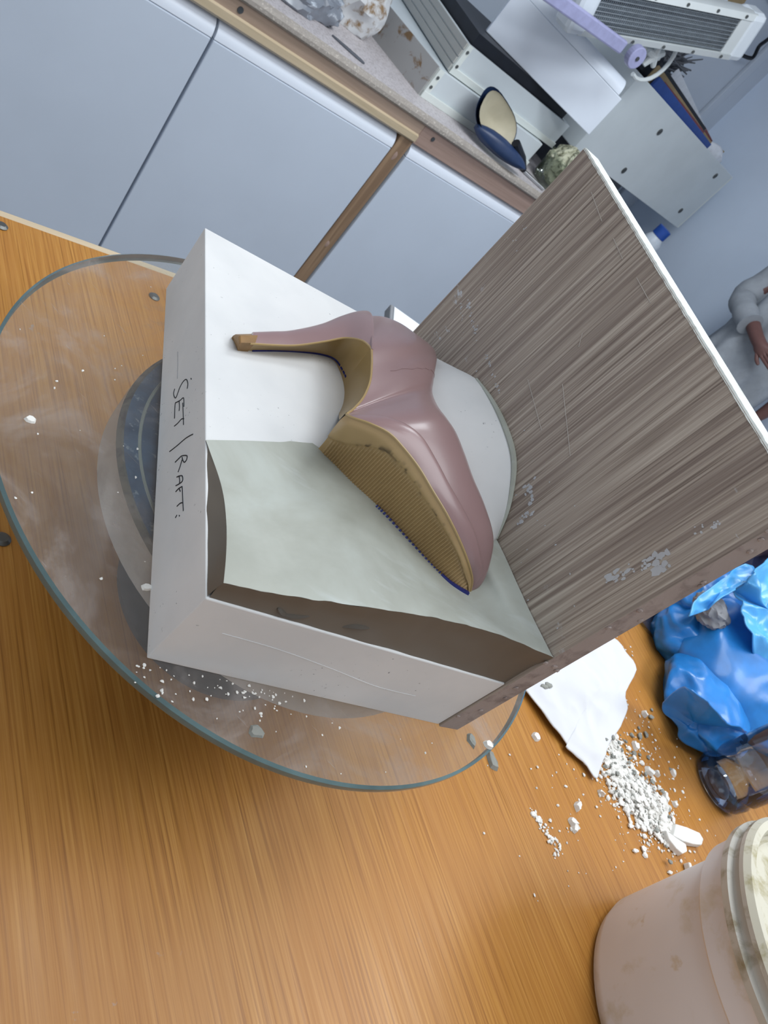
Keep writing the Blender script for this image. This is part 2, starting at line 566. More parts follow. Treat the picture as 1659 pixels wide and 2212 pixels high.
# frame of the far worktop: FA along it, FB into it
FO = np.array((15.81, 39.15, 0.0))
FA = np.array((0.9552, 0.2961, 0.0))
FB = np.array((-0.2961, 0.9552, 0.0))
UP = np.array((0, 0, 1.0))
def F(a_, k_, z_):
    return tuple(FO + FA * a_ + FB * k_ + UP * z_)

# ------------------------------------------------------------------ setting: floor, walls, ceiling
def fbox(mb, a0, a1, k0, k1, z0, z1, mi=0):
    return mb.prism([F(a0, k0, 0), F(a1, k0, 0), F(a1, k1, 0), F(a0, k1, 0)], z0, z1, mi)

ZF = -21.5
tag(fbox(MB(), -60, 42, -80, 14.3, ZF - 0.5, ZF).build('floor', MT['floor']), kind='structure')
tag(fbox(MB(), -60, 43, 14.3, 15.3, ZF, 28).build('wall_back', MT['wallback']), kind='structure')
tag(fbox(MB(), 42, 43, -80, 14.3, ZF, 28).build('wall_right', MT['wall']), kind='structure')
tag(fbox(MB(), -60, 43, -80, 15.3, 28, 28.5).build('ceiling', MT['ceil']), kind='structure')
tag(fbox(MB(), 38.6, 39.7, 13.9, 14.3, -3.5, 28).build('trim_1', MT['wallback'], bevel=0.1), kind='structure')

# ------------------------------------------------------------------ cupboards, batten, worktop
ZR = -5.25      # underside of the batten
def cupboard(a0, a1, label):
    t = thing('cupboard', label, 'cupboard', F((a0 + a1) / 2, 6, ZF), 'white cupboards under the worktop')
    fbox(MB(), a0 + 0.02, a1 - 0.02, 0.75, 12.5, ZF + 1.6, ZR).build('body', MT['gap'], t)
    door = fbox(MB(), a0 + 0.05, a1 - 0.05, 0.0, 0.55, ZF + 1.6, -6.12).build('door', MT['door'], t, bevel=0.05)
    # rounded finger grip rail above the door
    rows = []
    for a_ in (a0 + 0.05, a1 - 0.05):
        row = []
        for q in range(9):
            th = math.pi / 2 * q / 8
            row.append(F(a_, 0.03 + 0.75 * (1 - math.cos(th)), -6.08 + 0.83 * math.sin(th)))
        row += [F(a_, 0.95, ZR - 0.0), F(a_, 0.95, -6.08)]
        rows.append(row)
    mb = MB().grid(rows, close_v=True)
    mb.f += [tuple(range(11)), tuple(range(11, 22))[::-1]]
    mb.mi += [0, 0]
    mb.build('grip_rail', MT['grip'], door, smooth=True)
    return t
cupboard(-36.2, -24.2, 'white cupboard at the far left end of the cupboard row')
cupboard(-24.1, -12.1, 'wide white cupboard left of the thin dark door gap')
cupboard(-12.05, 0.0, 'white cupboard between the thin dark gap and the pine post')
cupboard(1.15, 15.0, 'white cupboard right of the pine post, partly behind the striped board')
cupboard(15.05, 28.0, 'white cupboard at the right end, behind the striped board')
tag(fbox(MB(), -36.2, 28.0, 1.6, 12.4, ZF, ZF + 1.55).build('plinth', MT['gap']), 'dark recessed plinth under the white cupboards', 'plinth')

t = thing('pine_batten', 'pale pine batten with a stepped lower edge under the worktop', 'batten', F(-18, 0.3, ZR))
mb = MB()
prof = [(0.9, ZR), (0.15, ZR), (-0.1, ZR + 0.16), (-0.1, ZR + 0.5), (0.02, ZR + 0.58), (0.02, ZR + 1.22), (0.9, ZR + 1.22)]
rows = [[F(a_, k, z) for k, z in prof] for a_ in (-36, 0.95)]
mb.grid(rows, close_v=True)
mb.f += [tuple(range(7)), tuple(range(7, 14))[::-1]]
mb.mi = [0, 1, 1, 1, 0, 0, 0, 0, 0]
mb.build('rail', [MT['pine'], MT['pinelight']], t)
for a_ in (-11.6, -24.0):
    MB().lathe([(0.01, 0), (0.16, 0)], (0, 0), 4).v
    p = MB()
    c = np.array(F(a_, 0.0, ZR + 0.86))
    p.tube([c + FB * 0.05, c - FB * 0.02], 0.15, 12).build('screw_hole', MT['gap'], t)
t = thing('pine_batten', 'reddish pine batten to the right of the post under the worktop', 'batten', F(15, 0.3, ZR))
fbox(MB(), 0.97, 28.5, 0.02, 0.9, ZR, ZR + 1.22).build('rail', MT['pinered'], t, bevel=0.05)
c = np.array(F(2.0, 0.0, ZR + 0.8))
MB().tube([c + FB * 0.05, c - FB * 0.02], 0.13, 12).build('screw_hole', MT['gap'], t)
t = thing('pine_post', 'narrow vertical pine post with knots between two white cupboards', 'post', F(0.55, 0.4, ZF))
fbox(MB(), 0.1, 1.08, 0.12, 0.74, ZF, ZR).build('stud', MT['post'], t, bevel=0.05)
for z_, r_ in ((-6.4, 0.2), (-13.2, 0.17)):
    c = np.array(F(0.55, 0.12, z_))
    MB().blob(c, (0.16, 0.03, r_ * 1.4), 0.2, 1.5, 3, 2).build('knot', MT['gap'] if False else MT['pinered'], t, smooth=True)

def worktop():
    t = thing('worktop', 'speckled grey-beige worktop with a rounded front edge', 'worktop', F(0, 6, -4.0))
    prof = [(14.28, -4.02), (-0.1, -4.02), (-0.25, -3.9), (-0.25, -3.72), (-0.18, -3.58), (0.05, -3.5), (14.28, -3.5)]
    mb = MB()
    mb.grid([[F(a_, k, z) for k, z in prof] for a_ in (-40, 29.5)], close_v=True)
    mb.f += [tuple(range(7)), tuple(range(7, 14))[::-1]]
    mb.mi = [0, 1, 1, 1, 1, 0, 0, 0, 0]
    mb.build('slab', [MT['worktop'], MT['wtedge']], t)
worktop()

# ------------------------------------------------------------------ things on the worktop
ZW = -3.5
o = MB()
c = np.array(F(-5.0, 1.35, ZW))
d = np.array(F(-4.12, 0.86, 0)) - np.array(F(-5.93, 1.76, 0))
d /= np.linalg.norm(d)
e = np.cross(UP, d)
ring = []
for q in range(24):
    th = 2 * math.pi * q / 24
    ring.append(c + d * 1.05 * math.cos(th) + e * 0.17 * math.sin(th) * (1 + 0.3 * math.cos(th)))
o.prism(ring, ZW, ZW + 0.1)
tag(o.build('palette_knife', MT['darkgrey'], bevel=0.03), 'slim dark grey blade lying near the worktop front edge', 'tool')

def sheet(P, thick, name, mat, parent=None, n=26, amp=0.12, freq=0.6, seed=1, **kw):
    """crumpled sheet over the quad P (four corners), with real thickness"""
    P = [np.array(p, float) for p in P]
    rows = []
    nrm = np.cross(P[1] - P[0], P[3] - P[0])
    nrm /= np.linalg.norm(nrm)
    if nrm[2] < 0: nrm = -nrm
    for i in range(n):
        u = i / (n - 1)
        row = []
        for j in range(n):
            v = j / (n - 1)
            p = P[0] * (1 - u) * (1 - v) + P[1] * u * (1 - v) + P[2] * u * v + P[3] * (1 - u) * v
            q = Vector(p * freq) + Vector((seed * 5.3, seed * 2.1, seed))
            h = (0.45 - abs(mnoise.noise(q))) * 1.6 + 0.4 * mnoise.noise(q * 2.4)
            row.append(p + nrm * amp * (h + 0.4))
        rows.append(row)
    mb = MB().grid(rows)
    o = mb.build(name, mat, parent, smooth=True, angle=180, fix=False)
    s = o.modifiers.new('thick', 'SOLIDIFY')
    s.thickness = thick * S
    s.offset = -1
    return o

# clear film and the stained bag, upper left on the worktop
o = MB()
for i, (a_, k_, r_) in enumerate(((-11.5, 3.4, 2.2), (-9.0, 3.3, 1.9), (-6.9, 3.7, 1.5), (-14.5, 4.3, 2.6))):
    o.blob(F(a_, k_, ZW + 0.5), (r_ * 1.0, r_ * 0.7, 1.0), 0.3, 1.7, i + 2, 4, True, ZW + 0.01)
tag(o.build('plastic_film', MT['film'], smooth=True), 'crumpled shiny grey plastic film heaped on the worktop', 'plastic film')
o = MB().blob(F(-3.1, 6.6, ZW + 1.3), (1.9, 1.9, 2.0), 0.2, 1.6, 9, 4, True, ZW + 0.01)
tag(o.build('stained_bag', MT['rag'], smooth=True), 'crumpled white paper bag with brown stains beside the drawers', 'bag')

def foot(P):
    return [tuple(p[:2]) for p in P]

def box_walls(mb, ftp, z0, z1, th, mi=0):
    """open-topped box: four walls and a base"""
    n = len(ftp)
    c = np.mean([np.array(p[:2]) for p in ftp], axis=0)
    inner = []
    for p in ftp:
        d = c - np.array(p[:2])
        L_ = np.linalg.norm(d)
        inner.append(tuple(np.array(p[:2]) + d / L_ * th * 1.41))
    for i in range(n):
        j = (i + 1) % n
        mb.prism([ftp[i], ftp[j], inner[j], inner[i]], z0, z1, mi)
    mb.prism(inner, z0, z0 + th, mi)
    return inner

def screws(parent, pts, axis, r=0.12, name='screw', mat='screw'):
    for p in pts:
        p = np.array(p)
        MB().tube([p + axis * 0.03, p - axis * 0.05], r, 10).build(name, MT[mat], parent)

# lower white drawer with stained left side
D1 = [F(1.24, 2.41, 0), F(13.3, 3.5, 0), F(13.3, 12.6, 0), F(-1.6, 12.6, 0)]
zt1 = -1.72
t = thing('drawer', 'lower white drawer whose grey left side is stained brown', 'drawer', F(6, 7, ZW))
mb = MB()
mb.prism(foot(D1), ZW, zt1)
mb.build('body', MT['whitebox'], t, bevel=0.04)
sd = np.array(D1[3][:2]) - np.array(D1[0][:2])
sd /= np.linalg.norm(sd)
n1 = np.array((-sd[1], sd[0])); n1 = n1 if n1 @ FA[:2] < 0 else -n1
q0 = np.array(D1[0][:2]) ; q1 = np.array(D1[3][:2])
MB().prism([tuple(q0), tuple(q1), tuple(q1 + n1 * 0.12), tuple(q0 + n1 * 0.12)], ZW, zt1 + 0.05).build('side_panel', MT['stainedside'], t)
fd = np.array(D1[1][:2]) - np.array(D1[0][:2]); fl = np.linalg.norm(fd); fd /= fl
fn = np.array((fd[1], -fd[0]))
a0 = np.array(D1[0][:2]); a1 = np.array(D1[1][:2])
MB().prism([tuple(a0), tuple(a1), tuple(a1 + fn * 0.18), tuple(a0 + fn * 0.18)], ZW, ZW + 0.42).build('bottom_lip', MT['whiteedge'], t, bevel=0.03)
MB().prism([tuple(a0), tuple(a0 + fd * 0.45), tuple(a0 + fd * 0.45 + fn * 0.16), tuple(a0 + fn * 0.16)], ZW, zt1).build('end_strip', MT['whiteedge'], t)
ax3 = np.array((fn[0], fn[1], 0))
screws(t, [(a0[0] + fd[0] * 0.22 + fn[0] * 0.16, a0[1] + fd[1] * 0.22 + fn[1] * 0.16, z_) for z_ in (ZW + 0.75, ZW + 1.35)], -ax3, 0.1)

# upper white drawer, open, dark inside
D2 = [F(2.3, 2.9, 0), F(15.0, 4.3, 0), F(14.2, 12.4, 0), F(3.5, 12.4, 0)]
zb2, zt2 = zt1 + 0.05, 0.1
t = thing('drawer', 'upper white drawer with dark open inside, stacked on the stained one', 'drawer', F(8, 7, zb2))
mb = MB()
inner = box_walls(mb, foot(D2), zb2, zt2, 0.3)
mb.build('body', MT['whitebox'], t, bevel=0.03)
a0 = np.array(D2[0][:2]); a1 = np.array(D2[1][:2]); fd = (a1 - a0) / np.linalg.norm(a1 - a0); fn = np.array((fd[1], -fd[0]))
MB().prism([tuple(a0), tuple(a1), tuple(a1 + fn * 0.15), tuple(a0 + fn * 0.15)], zb2, zb2 + 0.4).build('bottom_lip', MT['whiteedge'], t, bevel=0.03)
MB().prism([tuple(a0), tuple(a0 + fd * 0.4), tuple(a0 + fd * 0.4 + fn * 0.14), tuple(a0 + fn * 0.14)], zb2, zt2).build('end_strip', MT['whiteedge'], t)
ax3 = np.array((fn[0], fn[1], 0))
screws(t, [(a0[0] + fd[0] * 0.2 + fn[0] * 0.14, a0[1] + fd[1] * 0.2 + fn[1] * 0.14, z_) for z_ in (zb2 + 0.5, zb2 + 1.4)], -ax3, 0.1)
q1 = np.array(D2[3][:2]); sd = q1 - a0; sd /= np.linalg.norm(sd); n1 = np.array((-sd[1], sd[0])); n1 = n1 if n1 @ FA[:2] < 0 else -n1
mb = MB()
for i in range(4):
    zz = zb2 + 0.06 + i * 0.44
    mb.prism([tuple(a0), tuple(q1), tuple(q1 + n1 * 0.1), tuple(a0 + n1 * 0.1)], zz, zz + 0.38)
mb.build('ridged_side', MT['ridged'], t, bevel=0.03)
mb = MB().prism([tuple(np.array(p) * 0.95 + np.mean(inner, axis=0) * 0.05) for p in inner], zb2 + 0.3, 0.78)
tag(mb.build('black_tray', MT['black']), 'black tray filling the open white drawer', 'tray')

# tall white drawer front leaning over the open drawer
P0 = np.array((19.162,46.366,0.800)); P1 = np.array((28.597,44.699,0.800))
P0[2] = P1[2] = 0.0
t = thing('drawer', 'bright white drawer with rounded grip edge lying across the open drawer', 'drawer', tuple((P0 + P1) / 2 + UP * 0.12))
dd = (P1 - P0); LL = np.linalg.norm(dd); dd /= LL
nn = np.array((dd[1], -dd[0], 0))
zb3, zt3 = 0.8, 3.62
mb = MB().prism([tuple((P0)[:2]), tuple((P0 + dd * LL)[:2]), tuple((P0 + dd * LL - nn * 0.35)[:2]), tuple((P0 - nn * 0.35)[:2])], zb3, zt3 - 0.05)
mb.build('front', MT['whitefront'], t, bevel=0.05)
rows = []
for s_ in (0.0, LL - 0.35):
    p = P0 + dd * s_
    row = []
    for q in range(8):
        th = math.pi / 2 * q / 7
        row.append(p - nn * (0.05 + 0.8 * (1 - math.cos(th))) + UP * (zt3 - 0.02 + 0.8 * math.sin(th)))
    row += [p - nn * 1.1 + UP * (zt3 + 0.78), p - nn * 1.1 + UP * (zt3 - 0.02)]
    rows.append(row)
mb = MB().grid(rows, close_v=True)
mb.f += [tuple(range(10)), tuple(range(10, 20))[::-1]]; mb.mi += [0, 0]
mb.build('grip_rail', MT['whitefront'], t, smooth=True)
q = P0 - nn * 0.36
MB().prism([tuple((q + dd * 0.5)[:2]), tuple((q + dd * (LL - 0.6))[:2]), tuple((q + dd * (LL - 0.6) - nn * 1.1)[:2]), tuple((q + dd * 0.5 - nn * 1.1)[:2])], zb3, zt3 - 0.4).build('body', MT['whitebox'], t)

# grey plinth box and the white chest with screws
tag(MB().prism(foot([F(19.5, 6.0, 0), F(29.0, 7.6, 0), F(29.0, 12.2, 0), F(19.5, 11, 0)]), ZW, -0.78).build('plinth_box', MT['darkgrey']), 'dark grey box in the shadow under the white screwed chest', 'box')
C0 = np.array(F(26.4, 4.9, 0)) ; C1 = np.array(F(38.7, 6.6, 0))
cd = C1 - C0; CL = np.linalg.norm(cd); cd /= CL
cn = np.array((cd[1], -cd[0], 0))
C0 = C0 - cd * 10.6; CL += 10.6
zbc, ztc = -0.75, 5.25
t = thing('chest', 'white chest with four dark screw slots on its side panel', 'chest', tuple((C0 + C1) / 2 - cn * 3 + UP * zbc))
mb = MB()
ftp = [tuple(C0[:2]), tuple(C1[:2]), tuple((C1 - cn * 6.2)[:2]), tuple((C0 - cn * 6.2)[:2])]
box_walls(mb, ftp, zbc, ztc, 0.35)
mb.build('body', MT['whitebox'], t, bevel=0.06)
mb = MB().prism([tuple((C1 - cn * 0.02)[:2]), tuple((C1 + cd * 0.3)[:2]), tuple((C1 + cd * 0.3 - cn * 6.1)[:2]), tuple((C1 - cn * 6.2)[:2])], zbc, ztc - 0.02)
mb.build('end_board', MT['whiteedge'], t, bevel=0.04)
for s_, z_ in ((CL - 15.66, 3.71), (CL - 15.4, 0.22), (CL - 2.72, 4.35), (CL - 2.31, 0.54)):
    p = C0 + cd * s_ + UP * z_
    ws = MB().tube([p - cn * 0.02, p + cn * 0.05], 0.26, 14).build('washer', MT['screw'], t)
    MB().obox(p + cn * 0.06, cd * 0.7 + UP * 0.7, UP * 0.7 - cd * 0.7, cn, 0.16, 0.05, 0.02).build('slot', MT['gap'], ws)

# papers and folders in the open chest
def slab(name, s0, s1, off, h0, h1, th, mat, label, cat, group=None):
    p0 = C0 + cd * s0 - cn * off; p1 = C0 + cd * s1 - cn * off
    mb = MB().prism([tuple(p0[:2]), tuple(p1[:2]), tuple((p1 - cn * th)[:2]), tuple((p0 - cn * th)[:2])], [zbc + 0.4] * 4, [ztc + h0, ztc + h1, ztc + h1 * 0.9, ztc + h0 * 0.9])
    return tag(mb.build(name, MT[mat], bevel=0.03), label, cat, group)
slab('folder', CL - 20.0, CL - 6.6, 0.6, 0.75, 0.42, 0.25, 'bookblue', 'blue folder standing at the front of the white chest', 'folder')
slab('cardboard_sheet', CL - 20.4, CL - 5.8, 1.1, 1.15, 0.55, 0.12, 'card', 'brown card sheet standing behind the blue folder', 'card')
slab('cardboard_sheet', CL - 18.5, CL - 8.5, 0.95, 0.8, 0.66, 0.08, 'bookred', 'orange-brown card strip just behind the blue folder', 'card')
slab('binder', CL - 19.8, CL - 7.6, 1.5, 1.4, 0.9, 0.15, 'black', 'thin black binder among the papers in the white chest', 'binder')
slab('leaflet', CL - 16.0, CL - 5.8, 2.4, 2.0, 0.9, 0.1, 'leaflet', 'white paper sheet sticking out tallest above the chest papers', 'paper')
slab('folder', CL - 7.5, CL - 2.4, 2.8, 1.15, 0.7, 0.15, 'bookred', 'dark red folder at the right end of the chest papers', 'folder')
slab('envelope', CL - 2.6, CL - 1.2, 1.8, 0.6, 0.85, 0.6, 'card', 'tan envelope corner at the right end of the chest', 'envelope')
o = MB().blob(tuple(C0 + cd * (CL - 4.2) - cn * 1.2 + UP * (ztc - 0.1)), (1.2, 0.45, 0.75), 0.25, 2.0, 4, 3, True)
tag(o.build('crumpled_paper', MT['leaflet'], smooth=True), 'crumpled white paper lying at the right in the chest', 'paper')

# scoop with cream lining
cs = np.array(F(6.7, 0.95, ZW))
t = thing('scoop', 'dark blue scoop with cream lining and dark handle on the worktop', 'scoop', tuple(cs))
def bowl(mb, c, dax, ux, outer, mi):
    rows = []
    for i in range(10):
        f = i / 9
        row = []
        for q in range(28):
            th = 2 * math.pi * q / 28
            w = outer * math.sin(math.pi / 2 * f) ** 0.7
            x = 2.05 * w * math.copysign(abs(math.cos(th)) ** 0.7, math.cos(th))
            y = 1.18 * w * math.copysign(abs(math.sin(th)) ** 0.75, math.sin(th))
            row.append(c + dax * x + ux * y - np.cross(dax, ux) * ((1 - f) ** 1.5) * 0.9 * outer)
        rows.append(row)
    mb.grid(rows, mi, close_v=True)
dax = FA * 0.97 - FB * 0.05 - UP * 0.22; dax /= np.linalg.norm(dax)
uxx = UP * 0.82 + FB * 0.5; uxx = uxx - dax * (uxx @ dax); uxx /= np.linalg.norm(uxx)
cb = cs + UP * 1.65 + FB * 0.3 - FA * 0.3
mb = MB(); bowl(mb, cb, dax, uxx, 1.0, 0)
mb.build('lining', MT['cream'], t, smooth=True)
mb = MB(); bowl(mb, cb - np.cross(dax, uxx) * 0.12, dax, uxx, 1.12, 0)
mb.build('shell', MT['scoopblue'], t, smooth=True)
MB().blob(cs + UP * 0.75 - FB * 0.6 + FA * 0.3, (2.3, 0.6, 0.55), 0.1, 1.2, 5, 3, False, ZW + 0.02).build('base', MT['scoopblue'], t, smooth=True)
MB().tube([cs + FA * 1.0 - FB * 0.7 + UP * 1.5, cs + FA * 2.2 - FB * 0.75 + UP * 0.95, cs + FA * 3.2 - FB * 0.7 + UP * 0.5], [0.28, 0.36, 0.2], 10).build('handle', MT['black'], t, smooth=True)
mb = MB()
p0 = np.array(F(10.5, 2.3, ZW + 0.12)); p1 = np.array(F(13.3, 0.8, ZW + 0.12))
dv = (p1 - p0) / np.linalg.norm(p1 - p0); ev = np.cross(UP, dv)
mb.obox((p0 + p1) / 2, dv, ev, UP, np.linalg.norm(p1 - p0) / 2, 0.22, 0.1)
tag(mb.build('steel_ruler', MT['steel'], bevel=0.04), 'narrow steel bar lying on the worktop right of the blue scoop', 'bar')

# tub with cream netting
c = F(15.2, 2.3, ZW)
t = thing('tub', 'clear tub with cream striped netting, behind the striped board corner', 'tub', c)
MB().lathe([(1.2, ZW), (1.45, ZW + 0.3), (1.55, ZW + 2.1)], c, 40, caps=False).build('wall', MT['tub'], t, smooth=True)
mb = MB()
for q in range(12):
    th = q * 2.4
    pts = []
    for s_ in range(14):
        ph = s_ / 13 * math.pi * 1.1 + 0.2
        pts.append((c[0] + 1.3 * math.cos(th) * math.sin(ph) + 0.12 * math.sin(5 * ph + q), c[1] + 1.3 * math.sin(th) * math.sin(ph), ZW + 1.75 - 1.35 * math.cos(ph) * -1 * 0.9))
    mb.tube(pts, [0.16 + 0.08 * math.sin(k * 2.1 + q) for k in range(14)], 7)
mb.blob((c[0], c[1], ZW + 1.55), (1.15, 1.15, 1.2), 0.15, 3, 3, 4, True)
mb.build('netting', MT['string'], t, smooth=True)

# bottle with blue cap at the right end
c = F(28.3, 0.9, ZW)
t = thing('squeeze_bottle', 'frosted bottle with a blue cap under the white chest corner', 'bottle', c)
MB().lathe([(0.7, ZW), (0.82, ZW + 0.1), (0.82, ZW + 1.75), (0.55, ZW + 2.2)], c, 28).build('body', MT['bottlewhite'], t, smooth=True)
MB().lathe([(0.62, ZW + 2.2), (0.62, ZW + 2.95), (0.55, ZW + 3.0)], c, 24).build('cap', MT['cap'], t, smooth=True)

# lilac strap
p0 = np.array((17.121,39.766,4.484)); p1 = np.array((24.485,42.048,5.459))
t = thing('lilac_strap', 'lilac plastic strap with a round eyelet end above the chest', 'strap', tuple(p1))
dv = p1 - p0; dv /= np.linalg.norm(dv); ev = np.cross(FB, dv)
MB().obox((p0 + p1) / 2, dv, ev, FB, np.linalg.norm(p1 - p0) / 2, 0.36, 0.2).build('arm', MT['lilac'], t, bevel=0.1)
pe = np.array((25.776,42.448,5.621))
eyl = MB().tube([pe - FB * 0.25, pe + FB * 0.25], 0.62, 24).build('eyelet', MT['lilac'], t, bevel=0.06)
MB().tube([pe - FB * 0.3, pe - FB * 0.2], 0.13, 10).build('rivet', MT['gap'], eyl)

# quartz heater
H0 = np.array((21.257,42.409,5.476)); H1 = np.array((32.675,45.948,10.615))
hd = H1 - H0; HLn = np.linalg.norm(hd); hd /= HLn
hu = np.cross(hd, FB); hu = hu if hu[2] > 0 else -hu
HW = 1.42
t = thing('quartz_heater', 'white wall heater with wire grille and chrome tubes, tilted', 'heater', tuple((H0 + H1) / 2 - UP * 2))
hc = (H0 + H1) / 2
body = MB()
prof = [(-HW, 0.1), (-HW + 0.05, -0.35), (-HW + 0.4, -0.45), (-HW + 0.42, 0.1)]
for sgn in (-1, 1):
    rows = [[hc + hd * s_ + hu * (x * sgn) + FB * y for x, y in prof + [(-HW + 0.42, 1.0), (-HW + 0.2, 1.2)]] for s_ in (-HLn / 2, HLn / 2)]
    mb = MB().grid(rows, close_v=True)
    mb.f += [tuple(range(6)), tuple(range(6, 12))[::-1]]; mb.mi += [0, 0]
    mb.build('side_rail', MT['heater'], t, smooth=True)
    for k in range(5):
        p = hc + hd * (-HLn / 2 + (k + 0.6) * HLn / 5) + hu * (sgn * (HW - 0.22)) - FB * 0.42
        MB().tube([p, p - FB * 0.06], 0.1, 8).build('screw', MT['screw'], t)
MB().obox(hc + FB * 1.1, hd, hu, FB, HLn / 2, HW - 0.2, 0.1).build('reflector', MT['reflector'], t)
for s_ in (-1, 1):
    p = hc + hd * (s_ * (HLn / 2 + 0.25)) + FB * 0.35
    ecap = MB().obox(p, hd, hu, FB, 0.75, HW, 0.82).build('end_cap', MT['heaterend'], t, bevel=0.35)
p = hc + hd * (HLn / 2 - 0.75) - FB * 0.3
MB().obox(p, hd, hu, FB, 0.5, HW - 0.4, 0.1).build('label_plate', MT['heater'], ecap, bevel=0.03)
for s_ in (-0.62, 0.0, 0.62):
    MB().tube([hc - hd * (HLn / 2 - 0.3) + hu * s_ + FB * 0.5, hc + hd * (HLn / 2 - 0.5) + hu * s_ + FB * 0.5], 0.24, 12).build('quartz_tube', MT['tube'], t, smooth=True)
g = MB()
for i in range(78):
    p = hc + hd * (-HLn / 2 + 0.15 + i * (HLn - 1.3) / 77) - FB * 0.18
    g.tube([p - hu * (HW - 0.4), p - hu * (HW - 0.5) - FB * 0.12, p + hu * (HW - 0.5) - FB * 0.12, p + hu * (HW - 0.4)], 0.04, 4)
for j in range(9):
    q = -HW + 0.55 + j * (2 * HW - 1.1) / 8
    g.tube([hc - hd * (HLn / 2) + hu * q - FB * 0.32, hc + hd * (HLn / 2 - 1.1) + hu * q - FB * 0.32], 0.035, 4)
tag(g.build('grille', MT['wire'], t), kind='stuff')
bk = np.array((28.525,45.499,6.410))
MB().obox(bk + FB * 0.3, hd, hu, FB, 0.9, 0.35, 0.3).build('bracket', MT['heater'], t, bevel=0.1)
for k in range(5):
    th = k * 2 * math.pi / 5 + 0.3
    MB().tube([bk - FB * 0.15, bk - FB * 0.15 + (hd * math.cos(th) + hu * math.sin(th)) * 0.75], [0.3, 0.16], 8).build('knob_lobe', MT['heater'], t, smooth=True)
pts = [bk + hd * 0.2 + (hd * math.cos(th) + hu * math.sin(th)) * 1.6 for th in np.linspace(-2.2, 0.9, 12)]
MB().tube(pts, 0.14, 8).build('cable', MT['heater'], t, smooth=True)
MB().tube([hc + hd * 2 + FB * 1.2, F(18, 14.2, 9.0)], 0.3, 10).build('wall_arm', MT['heater'], t)

# white offcut panel and dark brush bristles in the chest, below the heater
p0 = (35.696,57.458,6.320); p1 = (41.528,59.266,6.797)
mb = MB()
pp0 = np.array(p0); pp1 = np.array(p1)
dv = (pp1 - pp0) / np.linalg.norm(pp1 - pp0)
ev = np.cross(FB, dv); ev = ev if ev[2] < 0 else -ev
mb.obox((pp0 + pp1) / 2 + ev * 1.6, dv, ev, FB, np.linalg.norm(pp1 - pp0) / 2 + 0.8, 1.6, 0.2)
tag(mb.build('white_panel', MT['whitebox'], bevel=0.03), 'pale offcut panel standing behind the chest papers', 'panel')
rt = (36.033,55.259,7.052)
t = thing('hand_brush', 'dark bristle brush sticking up under the white heater', 'brush', (rt[0], rt[1], rt[2] - 2))
random.seed(5)
mb = MB()
for i in range(120):
    d = FA * random.uniform(-0.2, 1.6) + UP * random.uniform(-0.4, 0.9) + FB * random.uniform(-0.5, 0.5)
    d = d / np.linalg.norm(d)
    s0 = np.array(rt) + FA * random.uniform(-1.2, 0.8) + UP * random.uniform(-0.8, 0.6)
    mb.tube([s0, s0 + d * random.uniform(1.0, 2.6)], [0.12, 0.05], 4)
tag(mb.build('bristles', MT['darkgrey'], t), kind='stuff')
MB().obox(np.array(rt) - FA * 0.6 - UP * 0.9, FA, FB, UP, 1.4, 0.5, 0.9).build('handle', MT['black'], t, bevel=0.2)

# things against the back wall at the top right
p = MB()
c0 = (43.218,62.302,15.386)
fbox(p, 21, 41, 13.6, 14.28, 15.4, 27).build
tag(p.build('pinboard', MT['darkgrey'], bevel=0.05), 'dark grey pinboard on the back wall above the heater', 'pinboard')
c = np.array((35.374,56.730,11.468))
tag(MB().tube([c - hd * 2.5, c + hd * 1.6], 1.0, 20).build('paper_roll', MT['leaflet'], smooth=True), 'white paper roll above the heater', 'paper roll')
c = np.array((38.696,58.283,12.379))
tag(MB().obox(c, hd, hu, FB, 1.2, 0.9, 0.3).build('cardboard_scrap', MT['card'], bevel=0.1), 'small brown card scrap right of the paper roll', 'card')
pts = spline([(47.413,62.974,15.088), (47.094,62.875,13.667), (46.751,62.560,13.018), (47.319,62.840,12.185), (45.838,62.381,11.626)], 24)
tag(MB().tube(pts, 0.16, 8).build('heater_cable', MT['black'], smooth=True), 'black cable looping at the end of the heater', 'cable')

# white-topped stool between bench and cupboards
Z5 = -6.0
s0 = np.array((11.98, 21.22)); e1 = np.array((0.985, -0.17)); e2 = np.array((-0.25, -0.97))
t = thing('stool', 'white topped stool with a dark grey rim beyond the bench', 'stool', (14, 17.5, ZF))
q = [s0, s0 + e1 * 7, s0 + e1 * 7 + e2 * 7, s0 + e2 * 7]
MB().prism([tuple(x) for x in q], Z5 - 0.45, Z5 - 0.02).build('seat_frame', MT['midgrey'], t, bevel=0.05)
cq = np.mean(q, axis=0)
MB().prism([tuple(cq + (x - cq) * 0.955) for x in q], Z5 - 0.03, Z5 + 0.03).build('seat', MT['stooltop'], t)
for x in q:
    p = cq + (x - cq) * 0.88
    MB().tube([(p[0], p[1], Z5 - 0.4), (p[0] + (x - cq)[0] * 0.05, p[1] + (x - cq)[1] * 0.05, ZF)], 0.28, 10).build('leg', MT['darkgrey'], t)

